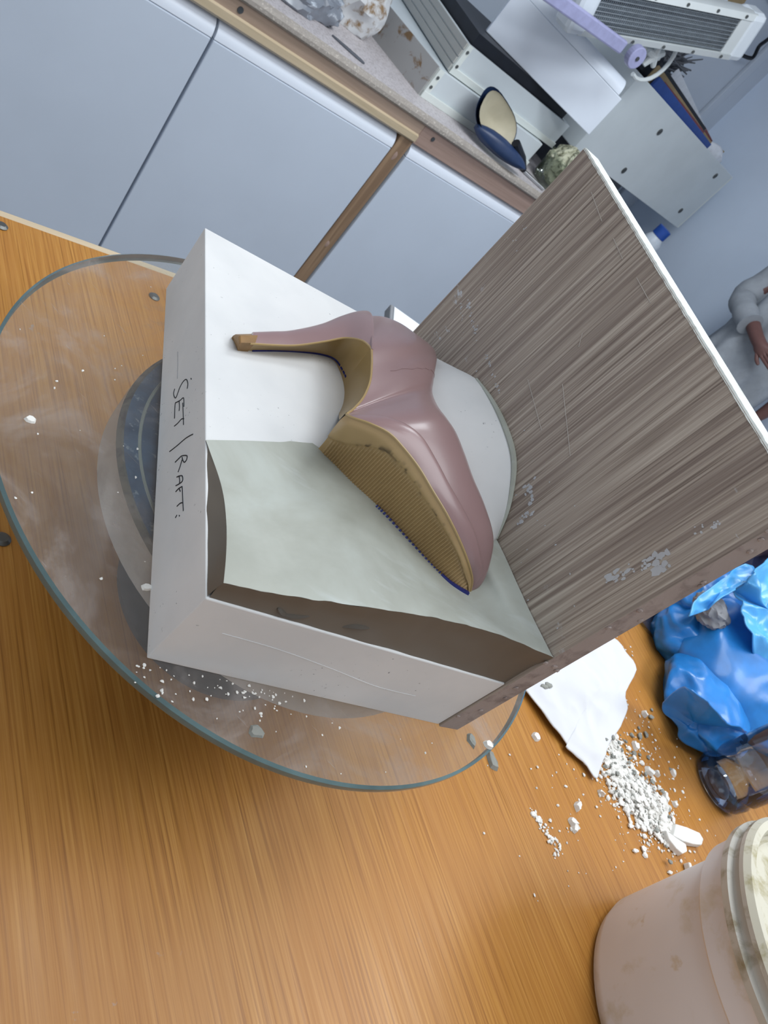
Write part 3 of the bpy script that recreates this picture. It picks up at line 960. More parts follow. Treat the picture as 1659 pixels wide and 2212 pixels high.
# ------------------------------------------------------------------ work bench
TE = np.array((0.968, 0.25)); TN = np.array((0.25, -0.968)); T0 = np.array((-1.76, 8.86))
ZT = -2.5
def tp(e_, n_):
    return tuple(T0 + TE * e_ + TN * n_)
t = thing('work_bench', 'varnished plywood bench top under the turntable', 'table', (*tp(12, 10), ZF))
MB().prism([tp(-9, 0.0), tp(36, 0.0), tp(36, 26), tp(-9, 26)], ZT - 0.36, ZT).build('bench_top', MT['table'], t, bevel=0.02)
random.seed(3)
MB().prism([tp(-9, -0.2), tp(36, -0.2), tp(36, -0.005), tp(-9, -0.005)], ZT - 0.36, ZT - 0.03).build('edge_strip', MT['pinelight'], t, bevel=0.03)
for e_, n_ in ((-7.5, 1.5), (34, 1.5), (34, 24), (-7.5, 24)):
    MB().prism([tp(e_ - 0.7, n_ - 0.7), tp(e_ + 0.7, n_ - 0.7), tp(e_ + 0.7, n_ + 0.7), tp(e_ - 0.7, n_ + 0.7)], ZF, ZT - 0.36).build('leg', MT['post'], t)
for p in ((-1.693,8.590,-2.500), (0.886,8.709,-2.500), (-0.743,2.645,-2.500)):
    MB().lathe([(0.09, ZT - 0.02), (0.1, ZT + 0.02), (0.06, ZT + 0.05)], p, 14).build('screw_head', MT['screw'], t, smooth=True)

# ------------------------------------------------------------------ turntable: cast wheel and the glass disc on it
WC = (2.15, 2.62)
t = thing('banding_wheel', 'blue hammered metal turntable wheel under the glass disc', 'turntable', (*WC, ZT))
MB().lathe([(0.3, -0.13), (2.26, -0.13), (2.46, -0.13)], WC, 96, caps=False).build('wheel_head', MT['blue'], t, smooth=True)
MB().lathe([(2.455, -0.13), (2.48, -0.135), (2.52, -0.18)], WC, 96, caps=False).build('worn_edge', MT['worn'], t, smooth=True)
MB().lathe([(2.52, -0.18), (2.53, -0.3), (2.53, -0.62), (2.48, -0.68), (0.9, -0.68)], WC, 96, caps=False).build('wheel_rim', MT['wheelside'], t, smooth=True)
MB().lathe([(2.27, -0.131), (2.28, -0.122), (2.3, -0.122), (2.31, -0.131)], WC, 96, caps=False).build('groove_ring', MT['whitering'], t, smooth=True)
MB().lathe([(0.75, -0.68), (0.7, -1.2), (0.78, -1.9), (1.25, -2.3), (1.5, -2.42), (1.5, ZT)], WC, 64).build('pedestal', MT['iron'], t, smooth=True)
GC = (2.05, 2.84); GR = 3.72
t = thing('glass_disc', 'round dusty glass disc carrying the plaster mould', 'glass disc', (*GC, -0.11))
MB().lathe([(0.01, 0.0), (GR - 0.03, 0.0)], GC, 160, caps=False).build('upper_face', MT['glass'], t, fix=False)
MB().lathe([(0.01, -0.11), (GR - 0.03, -0.11)], GC, 160, caps=False).build('lower_face', MT['glassb'], t, fix=False)
MB().lathe([(GR - 0.03, 0.0), (GR, -0.02), (GR + 0.005, -0.055), (GR, -0.09), (GR - 0.03, -0.11)], GC, 160, caps=False).build('rim', MT['rim'], t, smooth=True)

# ------------------------------------------------------------------ plaster half mould
BA, BB, BC, BD = (0.0, 5.18), (0.0, 0.0), (3.29, -0.1), (3.29, 5.32)
t = thing('plaster_mould', 'white plaster half mould block with pencil lettering on its side', 'mould', (1.6, 2.6, 0.0))
MB().prism([BA, BB, BC, BD], 0.0, 1.0).build('block', MT['plaster'], t, bevel=0.012)
mould = t
# pencil lettering on the left face
letters = [[(2.776,0.709),(2.751,0.719)],
 [(2.694,0.636),(2.754,0.645),(2.831,0.625),(2.877,0.588),(2.891,0.531),(2.869,0.469),(2.821,0.425),(2.794,0.390),(2.831,0.356),(2.912,0.330),(2.963,0.353)],
 [(2.503,0.373),(2.710,0.375),(2.703,0.412),(2.662,0.486),(2.628,0.559),(2.490,0.572)],
 [(2.670,0.462),(2.580,0.475),(2.524,0.470)],
 [(2.570,0.543),(2.402,0.558),(2.234,0.572)],
 [(2.313,0.578),(2.355,0.525),(2.365,0.454),(2.391,0.373)],
 [(1.936,0.768),(1.970,0.705),(2.013,0.605),(2.057,0.451),(2.112,0.288)],
 [(1.864,0.418),(1.851,0.494),(1.833,0.558),(1.754,0.654),(1.707,0.650),(1.710,0.608),(1.756,0.577),(1.812,0.559)],
 [(1.781,0.560),(1.725,0.524),(1.683,0.485)],
 [(1.641,0.462),(1.616,0.512),(1.578,0.563),(1.534,0.582),(1.502,0.574),(1.520,0.508),(1.547,0.447)],
 [(1.610,0.508),(1.549,0.523),(1.512,0.515)],
 [(1.471,0.450),(1.465,0.511),(1.440,0.573)],
 [(1.450,0.519),(1.406,0.540)],
 [(1.438,0.573),(1.363,0.582),(1.237,0.594),(1.133,0.606)],
 [(1.234,0.596),(1.265,0.543),(1.275,0.482)],
 [(1.172,0.486),(1.165,0.473),(1.161,0.458)],
 [(1.135,0.531),(1.121,0.538)]]
mb = MB()
for st in letters:
    pts = [(-0.001, y, z) for y, z in st]
    if len(pts) > 2:
        pts = spline(pts, len(pts) * 4)
    mb.tube(pts, 0.006, 6)
mb.build('lettering', MT['pen'], t)
mb = MB()
for st in [[(3.526,0.393),(3.304,0.405),(3.075,0.404)]]:
    mb.tube([(0.0005, y, z) for y, z in st], 0.004, 5)
mb.build('pencil_line', MT['faint'], t)
# raised casting line on the front face
mb = MB()
pts = spline([(0.35, -0.012, 0.62), (0.9, -0.029, 0.60), (1.5, -0.047, 0.52), (2.1, -0.066, 0.42), (2.6, -0.08, 0.42)], 30)
mb.tube(pts, 0.0025, 5)
mb.build('casting_line', MT['plaster'], t)

# ------------------------------------------------------------------ shoe: traced rails, real depth
E_ = np.array([(2.747,0.670,1.300),(2.672,0.724,1.420),(2.482,0.791,1.570),(2.292,0.930,1.680),(2.121,1.098,1.750),(1.954,1.288,1.790),(1.800,1.491,1.820),(1.615,1.660,1.840),(1.465,1.769,1.840),(1.293,1.849,1.790),(1.183,1.946,1.700),(1.166,2.061,1.620),(1.266,2.182,1.640),(1.405,2.403,1.660),(1.524,2.687,1.680),(1.594,2.980,1.690),(1.638,3.270,1.700),(1.725,3.576,1.660),(1.865,3.984,1.550),(2.022,4.403,1.400),(2.138,4.702,1.280)])
T_ = np.array([(2.788,0.683,1.290),(2.874,0.755,1.320),(2.930,0.957,1.370),(2.928,1.171,1.420),(2.811,1.459,1.460),(2.667,1.728,1.490),(2.595,2.006,1.510),(2.545,2.270,1.520),(2.479,2.456,1.520),(2.476,2.664,1.520),(2.528,2.934,1.530),(2.586,3.184,1.560),(2.631,3.356,1.600),(2.705,3.581,1.620),(2.860,3.897,1.560),(3.037,4.208,1.440),(3.131,4.491,1.320),(3.011,4.702,1.220),(2.787,4.906,1.180),(2.509,4.953,1.180),(2.235,4.824,1.200)])
ZS = np.array([1.28,1.27,1.26,1.24,1.22,1.2,1.19,1.19,1.2,1.22,1.24,1.28,1.34,1.38,1.36,1.3,1.22,1.16,1.14,1.15,1.18])
UG = np.array([0.0, 0.44, 0.334, 0.295, 0.258, 0.244, 0.239, 0.249, 0.219, 0.182, 0.113, 0.0] + [0.0] * 9)
EX = np.array([0.9] + [0.72] * 9 + [0.75, 0.8, 0.85] + [0.9] * 8)
NR = 150
Es, Ts = spline(E_, NR), spline(T_, NR)
Us = np.clip(spline(UG[:, None], NR)[:, 0], 0, 0.7)
Xs = spline(EX[:, None], NR)[:, 0]
Zs = spline(ZS[:, None], NR)[:, 0]
def sec(i, t_):
    e_ = Xs[i]
    s_ = math.sin(t_ * math.pi / 2) ** e_
    c_ = max(math.cos(t_ * math.pi / 2), 0) ** e_
    p = Es[i] * 0
    p[:2] = Es[i, :2] + (Ts[i, :2] - Es[i, :2]) * s_
    p[2] = Zs[i] + (Ts[i, 2] - Zs[i]) * s_ + (Es[i, 2] - Zs[i]) * c_
    return p
def tg(i):
    return 2 / math.pi * math.asin(min(Us[i], 0.99) ** (1 / Xs[i]))
t = thing('high_heel_shoe', 'mauve patent high heel shoe lying on its side in the mould', 'shoe', tuple(np.array((1.6, 2.6, 1.0))))
shoe = t
KS = 30
rows = []
for i in range(NR):
    t0 = max(tg(i) - 0.02, 0.0)
    rows.append([sec(i, t0 + (1 - t0) * k / (KS - 1)) for k in range(KS)])
upper = MB().grid(rows)
upper.build('upper', MT['pink'], t, smooth=True, angle=60)
# platform cover: proud band between the sole edge and the groove
rows = []
jc = int(round((NR - 1) * 11 / 20))
for i in range(0, jc + 1):
    g_ = tg(i)
    row = []
    for k in range(12):
        f = k / 11
        p = sec(i, g_ * f)
        lift = 0.045 * min(1, g_ / 0.12) * (math.sin(math.pi * min(f * 1.0, 1.0)) ** 0.35 if 0 < f < 1 else 0)
        p[2] += lift
        row.append(p)
    # tuck under the groove
    row.append(sec(i, max(g_ - 0.005, 0)) - np.array((0, 0, 0.03)))
    rows.append(row)
MB().grid(rows).build('platform_cover', MT['pink'], t, smooth=True, angle=60)
# seam lines on the upper
mb = MB()
iq = int(round((NR - 1) * 12.8 / 20))
pts = [sec(int((NR - 1) * (14.3 - 1.9 * k / 20) / 20), 0.12 + 0.84 * k / 20) + np.array((0.0, 0.0, 0.002)) for k in range(21)]
mb.tube(pts, 0.003, 5)
mb.build('side_seam', MT['pink'], t)
# heel: pink wrap
HB = np.array([(0.303,3.308,1.040),(0.486,3.432,1.050),(0.739,3.606,1.060),(0.990,3.778,1.070),(1.392,4.115,1.100),(1.685,4.418,1.130),(1.944,4.656,1.170),(2.111,4.761,1.220),(2.154,4.746,1.260)])
HE = np.array([(0.314,3.089,1.130),(0.420,3.150,1.140),(0.678,3.269,1.170),(0.990,3.430,1.210),(1.315,3.608,1.310),(1.543,3.712,1.420),(1.630,3.556,1.580),(1.646,3.363,1.670),(1.637,3.261,1.700)])
nH = 60
hb, he = spline(HB, nH), spline(HE, nH)
rows = []
for i in range(8, nH):
    row = []
    ez = 0.6 + 0.5 * smooth01((i / nH - 0.55) / 0.35)
    for k in range(16):
        th = math.pi / 2 * k / 15
        p = hb[i] * 0
        w = 1 - math.cos(th) ** 0.9
        p[:2] = hb[i, :2] + (he[i, :2] - hb[i, :2]) * w
        p[2] = hb[i, 2] + (he[i, 2] - hb[i, 2]) * math.sin(th) ** ez + 0.02 * (1 - i / nH) * math.sin(2 * th)
        row.append(p)
    # close the back of the wrap down into the plaster
    d0 = hb[i].copy(); d0[2] = 0.97
    rows.append([d0] + row)
# the last rows lean into the heel seat seam of the upper
seam = np.array([Es[j] for j in np.linspace(NR - 1, int((NR - 1) * 16 / 20), 16).astype(int)])
for r_ in range(10):
    f = smooth01((10 - r_) / 10.0)
    i = len(rows) - 1 - r_
    for k in range(16):
        rows[i][k + 1] = rows[i][k + 1] * (1 - f * 0.96) + (seam[k] + (0, 0, 0.004)) * (f * 0.96)
mb = MB().grid(rows)
mb.f.append(tuple(range(17))); mb.mi.append(0)
mb.build('heel', MT['pink'], t, smooth=True, angle=60)
# bead along the heel seat seam
MB().tube([s_ + np.array((0, 0, 0.006)) for s_ in seam], 0.012, 6).build('heel_seat_seam', MT['pink'], t, smooth=True)
# tan breast and shank lining
SE = np.array(list(HE) + list(E_[15:10:-1]))
SR = np.array([(0.410,3.180,1.000),(0.507,3.236,1.000),(0.827,3.448,1.000),(1.150,3.647,1.000),(1.487,3.816,1.010),(1.702,3.852,1.020),(1.777,3.700,1.040),(1.801,3.545,1.060),(1.804,3.479,1.070),(1.795,3.335,1.080),(1.751,3.142,1.090),(1.685,2.972,1.100),(1.570,2.741,1.200),(1.363,2.377,1.420)])
nS = 90
se, sr = spline(SE, nS), spline(SR, nS)
rows = []
for i in range(nS):
    row = []
    lo = sr[i].copy(); lo[2] -= 0.12
    row.append(lo)
    for k in range(12):
        v = k / 11
        p = sr[i] * 0
        w = v ** 1.25
        p[:2] = sr[i, :2] * (1 - w) + se[i, :2] * w
        p[2] = sr[i, 2] * (1 - v) + se[i, 2] * v
        row.append(p)
    rows.append(row)
MB().grid(rows[6:]).build('shank_lining', MT['tan'], t, smooth=True, angle=60)
# tan heel tip
cap = MB()
prow = []
for f in (0.0, 0.12, 1.0):
    i = f * 9.8
    ii = int(i); fr = i - ii
    b_ = hb[ii] * (1 - fr) + hb[ii + 1] * fr
    e2_ = he[ii] * (1 - fr) + he[ii + 1] * fr
    r2_ = spline(SR[:2], 12)[min(ii, 10)] * (1 - fr) + spline(SR[:2], 12)[min(ii + 1, 11)] * fr
    gr = 0.012 if f > 0.05 else -0.01
    prow.append([np.array((b_[0], b_[1], 0.92)), b_ + (0, 0.01, gr), (b_ + e2_) / 2 + (0, 0, 0.05 + gr), e2_ + (0, 0, gr), r2_ + (0, -0.012, 0), np.array((r2_[0], r2_[1], 0.92))])
cap.grid(prow, close_v=True)
cap.f += [tuple(range(6)), tuple(range(12, 18))[::-1]]; cap.mi += [0, 0]
cap.build('heel_tip', MT['tip'], t, bevel=0.01)
# ribbed outsole
R0 = np.array([(1.218,2.226,1.000),(1.413,2.005,1.040),(1.584,1.779,1.100),(1.743,1.625,1.130),(1.901,1.465,1.160),(2.115,1.192,1.200),(2.313,0.913,1.250),(2.486,0.727,1.280),(2.710,0.638,1.300)])
r0 = spline(R0, 120)
gch = r0[-1, :2] - r0[0, :2]; gl_ = np.linalg.norm(gch); gch /= gl_
upv = np.array((-gch[1], gch[0]))
if upv @ np.array((1, 1)) < 0: upv = -upv
pr = (r0[:, :2] - r0[0, :2]) @ gch
NC = 360
Ec = spline(E_[11::-1], 400)
pe_ = (Ec[:, :2] - r0[0, :2]) @ gch
pe_ = np.maximum.accumulate(pe_)
ss = np.linspace(pe_[0], pe_[-1], NC)
RIBS = 66
rows = []; cols = []
for j, s_ in enumerate(ss):
    f = j / (NC - 1)
    ex = np.array([np.interp(s_, pe_ + np.arange(400) * 1e-7, Ec[:, q]) for q in range(3)])
    rx = np.array([np.interp(s_, pr, r0[:, q]) for q in range(3)])
    vmax = 0.35 + 0.42 * smooth01(f / 0.3) if f < 0.3 else 0.77 - 0.17 * smooth01((f - 0.8) / 0.2)
    row = []
    for k in range(27):
        v = -0.12 + 1.12 * k / 26
        vv = max(v, 0)
        w = smooth01(vv)
        p = rx * 0
        p[:2] = rx[:2] * (1 - w) + ex[:2] * w
        p[2] = rx[2] + (ex[2] - rx[2]) * v
        m_ = smooth01((vmax - vv) / 0.05) * smooth01((f - 0.02) / 0.02) * smooth01((0.985 - f) / 0.02)
        rim = 0.035 * smooth01((vv - vmax) / 0.06) * (1 - smooth01((vv - 0.86) / 0.14))
        rib = 0.02 * (0.5 + 0.5 * math.cos(2 * math.pi * RIBS * f)) * m_
        p[:2] -= upv * (rim + rib)
        row.append(p)
        nz = mnoise.noise(Vector((f * 22, v * 9, 1.7))) + 0.6 * mnoise.noise(Vector((f * 60, v * 30, 4)))
        band = math.exp(-((vv - vmax - 0.05) / 0.05) ** 2) * (1 if 0.1 < f < 0.75 else 0.2)
        cols.append(float(np.clip(band * smooth01((nz + 0.05) / 0.35) * 0.9, 0, 0.9)))
    rows.append(row)
# rear step of the platform
mb = MB().grid(rows)
mb.cols = cols
mb.build('outsole', MT['sole'], t, smooth=True, angle=180, fix=False)
st = [np.array(rows[0][k]) for k in range(27)]
back = [p + np.array((upv[0] * 0.55, upv[1] * 0.55, 0)) for p in st]
MB().grid([st, back]).build('platform_step', MT['tan'], t)
# light edge bead all along the sole
bead = [p for p in he[8:]] + [p for p in spline(E_[16:10:-1], 50)] + [p for p in Ec]
MB().tube([p + np.array((0, 0, 0.0)) for p in bead], 0.012, 6).build('welt', MT['welt'], t, smooth=True)
# marker ink on the parting line
ik = MB()
nk = 0
for j in range(0, 119):
    f = j / 119
    if f < 0.45: continue
    if f < 0.83 and j % 2: continue
    p = r0[j] + np.array((-upv[0] * 0.045, -upv[1] * 0.045, 0.012))
    q = r0[min(j + 1, 119)] + np.array((-upv[0] * 0.045, -upv[1] * 0.045, 0.012))
    q = p + (q - p) * (0.9 if f < 0.83 else 1.1)
    ik.tube([p, q], 0.02 if f < 0.8 else 0.032, 5)
tag(ik.build('ink_line', MT['ink'], t), kind='stuff')
ik2 = MB()
for i in range(8, 48):
    if i > 38 and i % 3 == 0: continue
    p = sr[i] + np.array((0, 0, 0.004)); q = sr[i + 1] + np.array((0, 0, 0.004))
    ik2.tube([p, p + (q - p) * 0.95], 0.014, 5)
tag(ik2.build('ink_line', MT['ink'], t), kind='stuff')

# plaster plug closing the shoe opening, up to the board
AR = np.array([(3.290,4.542,1.354),(3.290,4.110,1.590),(3.290,3.647,1.829),(3.290,3.202,1.923),(3.290,2.778,1.970),(3.290,2.365,1.972),(3.290,2.091,1.916),(3.290,1.845,1.793),(3.290,1.629,1.638),(3.290,1.432,1.412)])
SH = np.array([T_[q] + np.array((0, 0, dz)) for q, dz in ((16, -0.02), (15, -0.02), (14, -0.03), (13, -0.03), (12, -0.02), (11, 0.0), (9, 0.02), (7, 0.02), (5, 0.02), (4, 0.02), (3, 0.01))])
ar, sh = spline(AR, 60), spline(SH, 60)
sh[:, 0] = np.minimum(sh[:, 0], 3.25)
rows = []
for i in range(60):
    row = []
    for k in range(14):
        v = k / 13
        p = sh[i] * (1 - v) + ar[i] * v
        p[2] += 0.03 * math.sin(math.pi * v)
        row.append(p)
    lo1 = row[-1].copy(); lo1[2] = 0.98
    lo0 = row[0].copy(); lo0[2] = 0.98
    rows.append([lo0] + row + [lo1])
mb = MB().grid(rows)
n_ = 16
mb.f += [tuple(range(n_)), tuple(59 * n_ + k for k in range(n_))[::-1]]; mb.mi += [0, 0]
mb.build('opening_plug', MT['plaster'], mould, smooth=True, angle=50)
for pts in ([(3.138,2.719,1.800),(3.249,2.752,1.810),(3.293,2.728,1.820),(3.361,2.723,1.830)], [(3.342,2.477,1.860),(3.353,2.430,1.870),(3.364,2.383,1.880)]):
    pp = spline(pts, 10)
    MB().tube(pp, [0.004 + 0.014 * math.sin(math.pi * k / 9) ** 2 for k in range(10)], 6).build('clay_smear', MT['gouge'], mould)

# ------------------------------------------------------------------ clay bed
t = thing('clay_bed', 'grey-green modelling clay built up around the shoe sole', 'clay', (1.6, 1.0, 1.0))
NSX, NTY = 70, 40
fr_ = spline(np.array([(0.03, 0.02, 1.21), (0.5, 0.03, 1.25), (1.1, 0.04, 1.35), (1.8, 0.05, 1.47), (2.5, 0.03, 1.55), (3.0, -0.05, 1.60), (3.29, -0.12, 1.63)]), NSX)
bk_ = np.array([(0.0, 1.66, 1.005), (0.4, 1.85, 1.005), (0.8, 2.03, 1.005)] + [tuple(p) for p in R0[[0, 2, 4, 5, 6, 7]]] + [tuple(R0[8] + (0.02, 0.02, 0.0)), tuple(T_[1] * 0.5 + T_[2] * 0.5), tuple(T_[3] + (0.0, 0.05, 0.0)), (3.29, 1.44, 1.41)])
# index spacing: resample by arc length so the rows stay even
def arc(P, n):
    D = spline(P, 400)
    L_ = np.concatenate([[0], np.cumsum(np.linalg.norm(np.diff(D, axis=0), axis=1))])
    return np.array([[np.interp(x, L_, D[:, q]) for q in range(3)] for x in np.linspace(0, L_[-1], n)])
bk2 = arc(bk_, NSX)
ups = np.array((0.69, 0.72, 0))
rows = []
for i in range(NSX):
    row = []
    sxx = i / (NSX - 1)
    for k in range(NTY):
        v = k / (NTY - 1)
        p = fr_[i] * (1 - v) + bk2[i] * v
        wob = mnoise.noise(Vector((p[0] * 1.3, p[1] * 1.3, 0.3))) * 0.03 * math.sin(math.pi * v)
        p[2] += wob
        p[0] += 0.10 * math.sin(math.pi * v) * (1 - sxx) ** 4
        if v == 0:
            p[1] += 0.012 * mnoise.noise(Vector((p[0] * 7, 0, 5)))
            p[2] += 0.012 * mnoise.noise(Vector((p[0] * 6, 2, 9)))
        row.append(p)
    rows.append(row)
top = MB().grid(rows)
top.build('top_face', MT['clay'], t, smooth=True, angle=180, fix=False)
rowf = []
for i in range(NSX):
    p = rows[i][0]
    x = p[0]
    row = []
    for k in range(10):
        v = k / 9
        z_ = p[2] * (1 - v) + 0.995 * v
        y_ = p[1] * (1 - v) + (-0.002 - 0.03 * x + 0.02) * v + 0.02 * math.sin(math.pi * v) + 0.008 * mnoise.noise(Vector((x * 3, z_ * 6, 0)))
        row.append((x, y_, z_))
    rowf.append(row)
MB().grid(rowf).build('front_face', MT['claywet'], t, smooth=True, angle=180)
rowl = []
for k in range(NTY):
    p = rows[0][k]
    row = []
    for q in range(6):
        v = q / 5
        row.append((p[0] * (1 - v) + 0.012 * v + 0.01 * mnoise.noise(Vector((p[1] * 4, v, 2))), p[1], p[2] * (1 - v) + 0.995 * v))
    rowl.append(row)
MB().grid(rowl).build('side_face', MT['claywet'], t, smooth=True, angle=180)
# thin clay fillet along the arch against the board
mb = MB()
pts = [p + np.array((-0.012, 0, 0.008)) for p in arc(AR[2:], 40)]
mb.tube(pts, [0.014 + 0.022 * math.sin(math.pi * k / 39) for k in range(40)], 7)
mb.build('fillet', MT['clay'], t, smooth=True)
# finger-nail gouges on the front face
for pts in (((597,1322), (622,1328), (645,1331), (668,1331)), ((603,1330), (628,1337), (655,1340)), ((600,1318), (612,1330)), ((730,1351), (765,1352), (798,1358)), ((742,1357), (770,1360), (795,1357))):
    pass
GV = [[(0.555,-0.029,1.100),(0.648,-0.042,1.120),(0.743,-0.036,1.130),(0.833,-0.024,1.150)], [(0.592,-0.047,1.080),(0.700,-0.049,1.080),(0.807,-0.037,1.100)], [(1.125,-0.032,1.140),(1.274,-0.017,1.170),(1.440,0.002,1.170)], [(0.543,-0.022,1.140),(0.589,-0.032,1.120),(0.661,-0.044,1.100)]]
for g_ in GV:
    # project the trace on the front face (y about 0.02)
    camp = np.array((-2.295, -3.086, 5.2155))
    pp = []
    for p in g_:
        d = np.array(p) - camp
        s_ = (0.022 - camp[1]) / d[1]
        pp.append(camp + d * s_)
    pp = spline(pp, 12)
    MB().tube(pp, [0.006 + 0.022 * math.sin(math.pi * k / 11) for k in range(12)], 6).build('gouge', MT['gouge'], t, smooth=True)

# ------------------------------------------------------------------ striped board
t = thing('striped_board', 'tall striped grey-brown laminate board standing against the mould', 'board', (3.43, 2.6, 0.0))
X0, X1 = 3.30, 3.57
Y0, Y1 = -0.12, 5.45
def boardz(y):
    return 4.17 + 0.025 * (y - 0.5)
mb = MB()
ys = np.linspace(Y0, Y1, 30)
P = [(X0, y, 0.0) for y in (Y0, Y1)]
mb.add([(X0, Y0, 0), (X0, Y1, 0), (X0, Y1, boardz(Y1)), (X0, Y0, boardz(Y0)), (X1, Y0, 0), (X1, Y1, 0), (X1, Y1, boardz(Y1)), (X1, Y0, boardz(Y0))],
       [(0, 1, 2, 3), (5, 4, 7, 6)], 0)
mb.add([(X0, Y0, 0), (X0, Y0, boardz(Y0)), (X1, Y0, boardz(Y0)), (X1, Y0, 0), (X0, Y1, 0), (X0, Y1, boardz(Y1)), (X1, Y1, boardz(Y1)), (X1, Y1, 0)],
       [(0, 1, 2, 3), (5, 4, 7, 6), (0, 3, 7, 4), (1, 5, 6, 2)], 1)
mb.build('panel', [MT['board'], MT['chip']], t)
# ragged pale sawn top edge
rows = []
random.seed(11)
for y in np.linspace(Y0, Y1 - 0.0, 120):
    j = 0.0025 * random.uniform(-1, 1)
    z_ = boardz(y)
    rows.append([(X0 - 0.004 + j, y, z_ - 0.012 + j), (X0 + 0.012, y, z_ + 0.018 + j), (X1 - 0.012, y, z_ + 0.018), (X1 + 0.003, y, z_ - 0.01)])
MB().grid(rows).build('sawn_edge', MT['edge'], t)
# dried plaster smears and pale scratches on the laminate
mb = MB()
random.seed(31)
def smear(p0, p1, n, w, r0):
    for i in range(n):
        f = random.random()
        c = np.array(p0) + (np.array(p1) - np.array(p0)) * f
        c = c + np.array((0, random.gauss(0, w), random.gauss(0, w)))
        r = r0 * random.uniform(0.4, 1.3)
        k = random.uniform(0.5, 2.2)
        th = random.uniform(0, 6.28)
        off = random.uniform(0.0015, 0.006)
        if c[2] > 3.95 or c[1] < 0.05 or c[1] > 5.35: continue
        ring = []
        for q in range(6):
            a_ = th + q * math.pi / 3
            rr = r * random.uniform(0.6, 1.2)
            ring.append((X0 - off, min(c[1] + rr * math.cos(a_), Y1 - 0.03), c[2] + rr * k * math.sin(a_)))
        mb.add(ring + [(X0 + 0.001, p[1], p[2]) for p in ring], [tuple(range(6)), tuple(range(6, 12))[::-1]] + [(q, (q + 1) % 6, 6 + (q + 1) % 6, 6 + q) for q in range(6)])
smear((3.300,4.991,2.083), (3.300,4.218,2.025), 26, 0.02, 0.014)
smear((3.300,3.896,2.068), (3.300,3.186,2.049), 18, 0.015, 0.012)
smear((3.300,5.041,1.953), (3.300,4.660,1.887), 8, 0.02, 0.014)
smear((3.300,1.826,1.999), (3.300,1.548,1.977), 12, 0.04, 0.022)
smear((3.300,1.437,1.733), (3.300,1.448,1.939), 14, 0.03, 0.018)
smear((3.300,0.272,2.427), (3.300,0.191,2.882), 26, 0.03, 0.02)
smear((3.300,0.193,2.957), (3.300,0.081,3.002), 14, 0.05, 0.03)
smear((3.300,0.209,3.343), (3.300,0.174,3.550), 14, 0.02, 0.016)
smear((3.300,5.887,2.830), (3.300,5.026,3.119), 16, 0.12, 0.01)
smear((3.300,5.565,1.694), (3.300,0.172,1.940), 40, 0.3, 0.008)
tag(mb.build('plaster_smears', MT['smear'], t), kind='stuff')
for p0, p1 in (((3.297,4.705,4.095), (3.297,4.168,4.025)), ((3.297,3.804,4.032), (3.297,3.441,4.000)), ((3.297,3.075,4.020), (3.297,2.655,4.004)), ((3.297,3.027,2.461), (3.297,2.266,2.386)), ((3.297,2.599,2.818), (3.297,1.726,2.578)), ((3.297,2.995,3.260), (3.297,2.869,3.156))):
    MB().tube([p0, p1], 0.004, 4).build('scratch', MT['smear2'], t)
# splintered bits on the front edge
mb = MB()
for i in range(16):
    z_ = random.uniform(0.02, 3.9)
    c = (X0 + random.uniform(0.0, 0.25), Y0 - 0.004, z_)
    mb.blob(c, (0.02 + 0.02 * random.random(), 0.012, 0.03), 0.4, 2, i, 1)
tag(mb.build('splinters', MT['chip'], t), kind='stuff')

# ------------------------------------------------------------------ flakes and crumbs on the glass
random.seed(21)
def flake(name, c, r, h, mat, label, cat, group=None, seed=1, stretch=1.0, rz=0.0):
    mb = MB()
    n = 9
    ring = []
    for q in range(n):
        th = 2 * math.pi * q / n
        rr = r * (0.7 + 0.6 * mnoise.random() if False else 0.75 + 0.5 * random.random())
        x, y = rr * stretch * math.cos(th), rr * math.sin(th)
        ring.append((c[0] + x * math.cos(rz) - y * math.sin(rz), c[1] + x * math.sin(rz) + y * math.cos(rz)))
    topr = [(c[0] + (p[0] - c[0]) * 0.75, c[1] + (p[1] - c[1]) * 0.75) for p in ring]
    mb.prism(ring, c[2], [c[2] + h * random.uniform(0.6, 1.1) for _ in ring], 0, topr)
    return tag(mb.build(name, MT[mat]), label, cat, group)
flake('clay_flake', (-1.219,2.165,0.002), 0.042, 0.03, 'crumb', 'pale flake near the left rim of the glass disc', 'flake', stretch=1.3)
flake('clay_flake', (1.008,-0.496,0.002), 0.06, 0.03, 'crumbgrey', 'grey clay flake on the glass in front of the mould', 'flake', stretch=1.3)
flake('clay_flake', (3.737,-0.223,0.002), 0.05, 0.04, 'crumbgrey', 'thin grey sliver on the glass below the striped board', 'flake', stretch=1.8, rz=2.0)
flake('plaster_chip', (4.003,-0.242,0.002), 0.06, 0.05, 'crumb', 'white plaster chip at the right rim of the glass', 'chip')
flake('clay_flake', (7.027,0.882,-2.498), 0.1, 0.06, 'crumbgrey', 'grey clay bit on the bench beside the glass rim', 'flake', stretch=2.0, rz=1.8)
flake('plaster_chip', (-0.035,0.681,0.002), 0.035, 0.03, 'crumb', 'small white chip on the glass left of the mould corner', 'chip', stretch=1.6)
def crumbs(pts_r, mat, name, base_z):
    mb = MB()
    for (x, y, z_), r in pts_r:
        mb.blob((x, y, z_ + r * 0.5), (r * random.uniform(0.8, 1.5), r * random.uniform(0.8, 1.4), r * 0.7), 0.6, 1.9, random.randint(0, 999), 1)
    return mb.build(name, MT[mat])
pr_ = []
for i in range(150):
    th = random.uniform(0, 6.283); r = GR * math.sqrt(random.random()) * 0.98
    x, y = GC[0] + r * math.cos(th), GC[1] + r * math.sin(th)
    if -0.05 < x < 3.6 and -0.15 < y < 5.5: continue
    pr_.append(((x, y, 0.001), random.choice((0.006, 0.009, 0.013))))
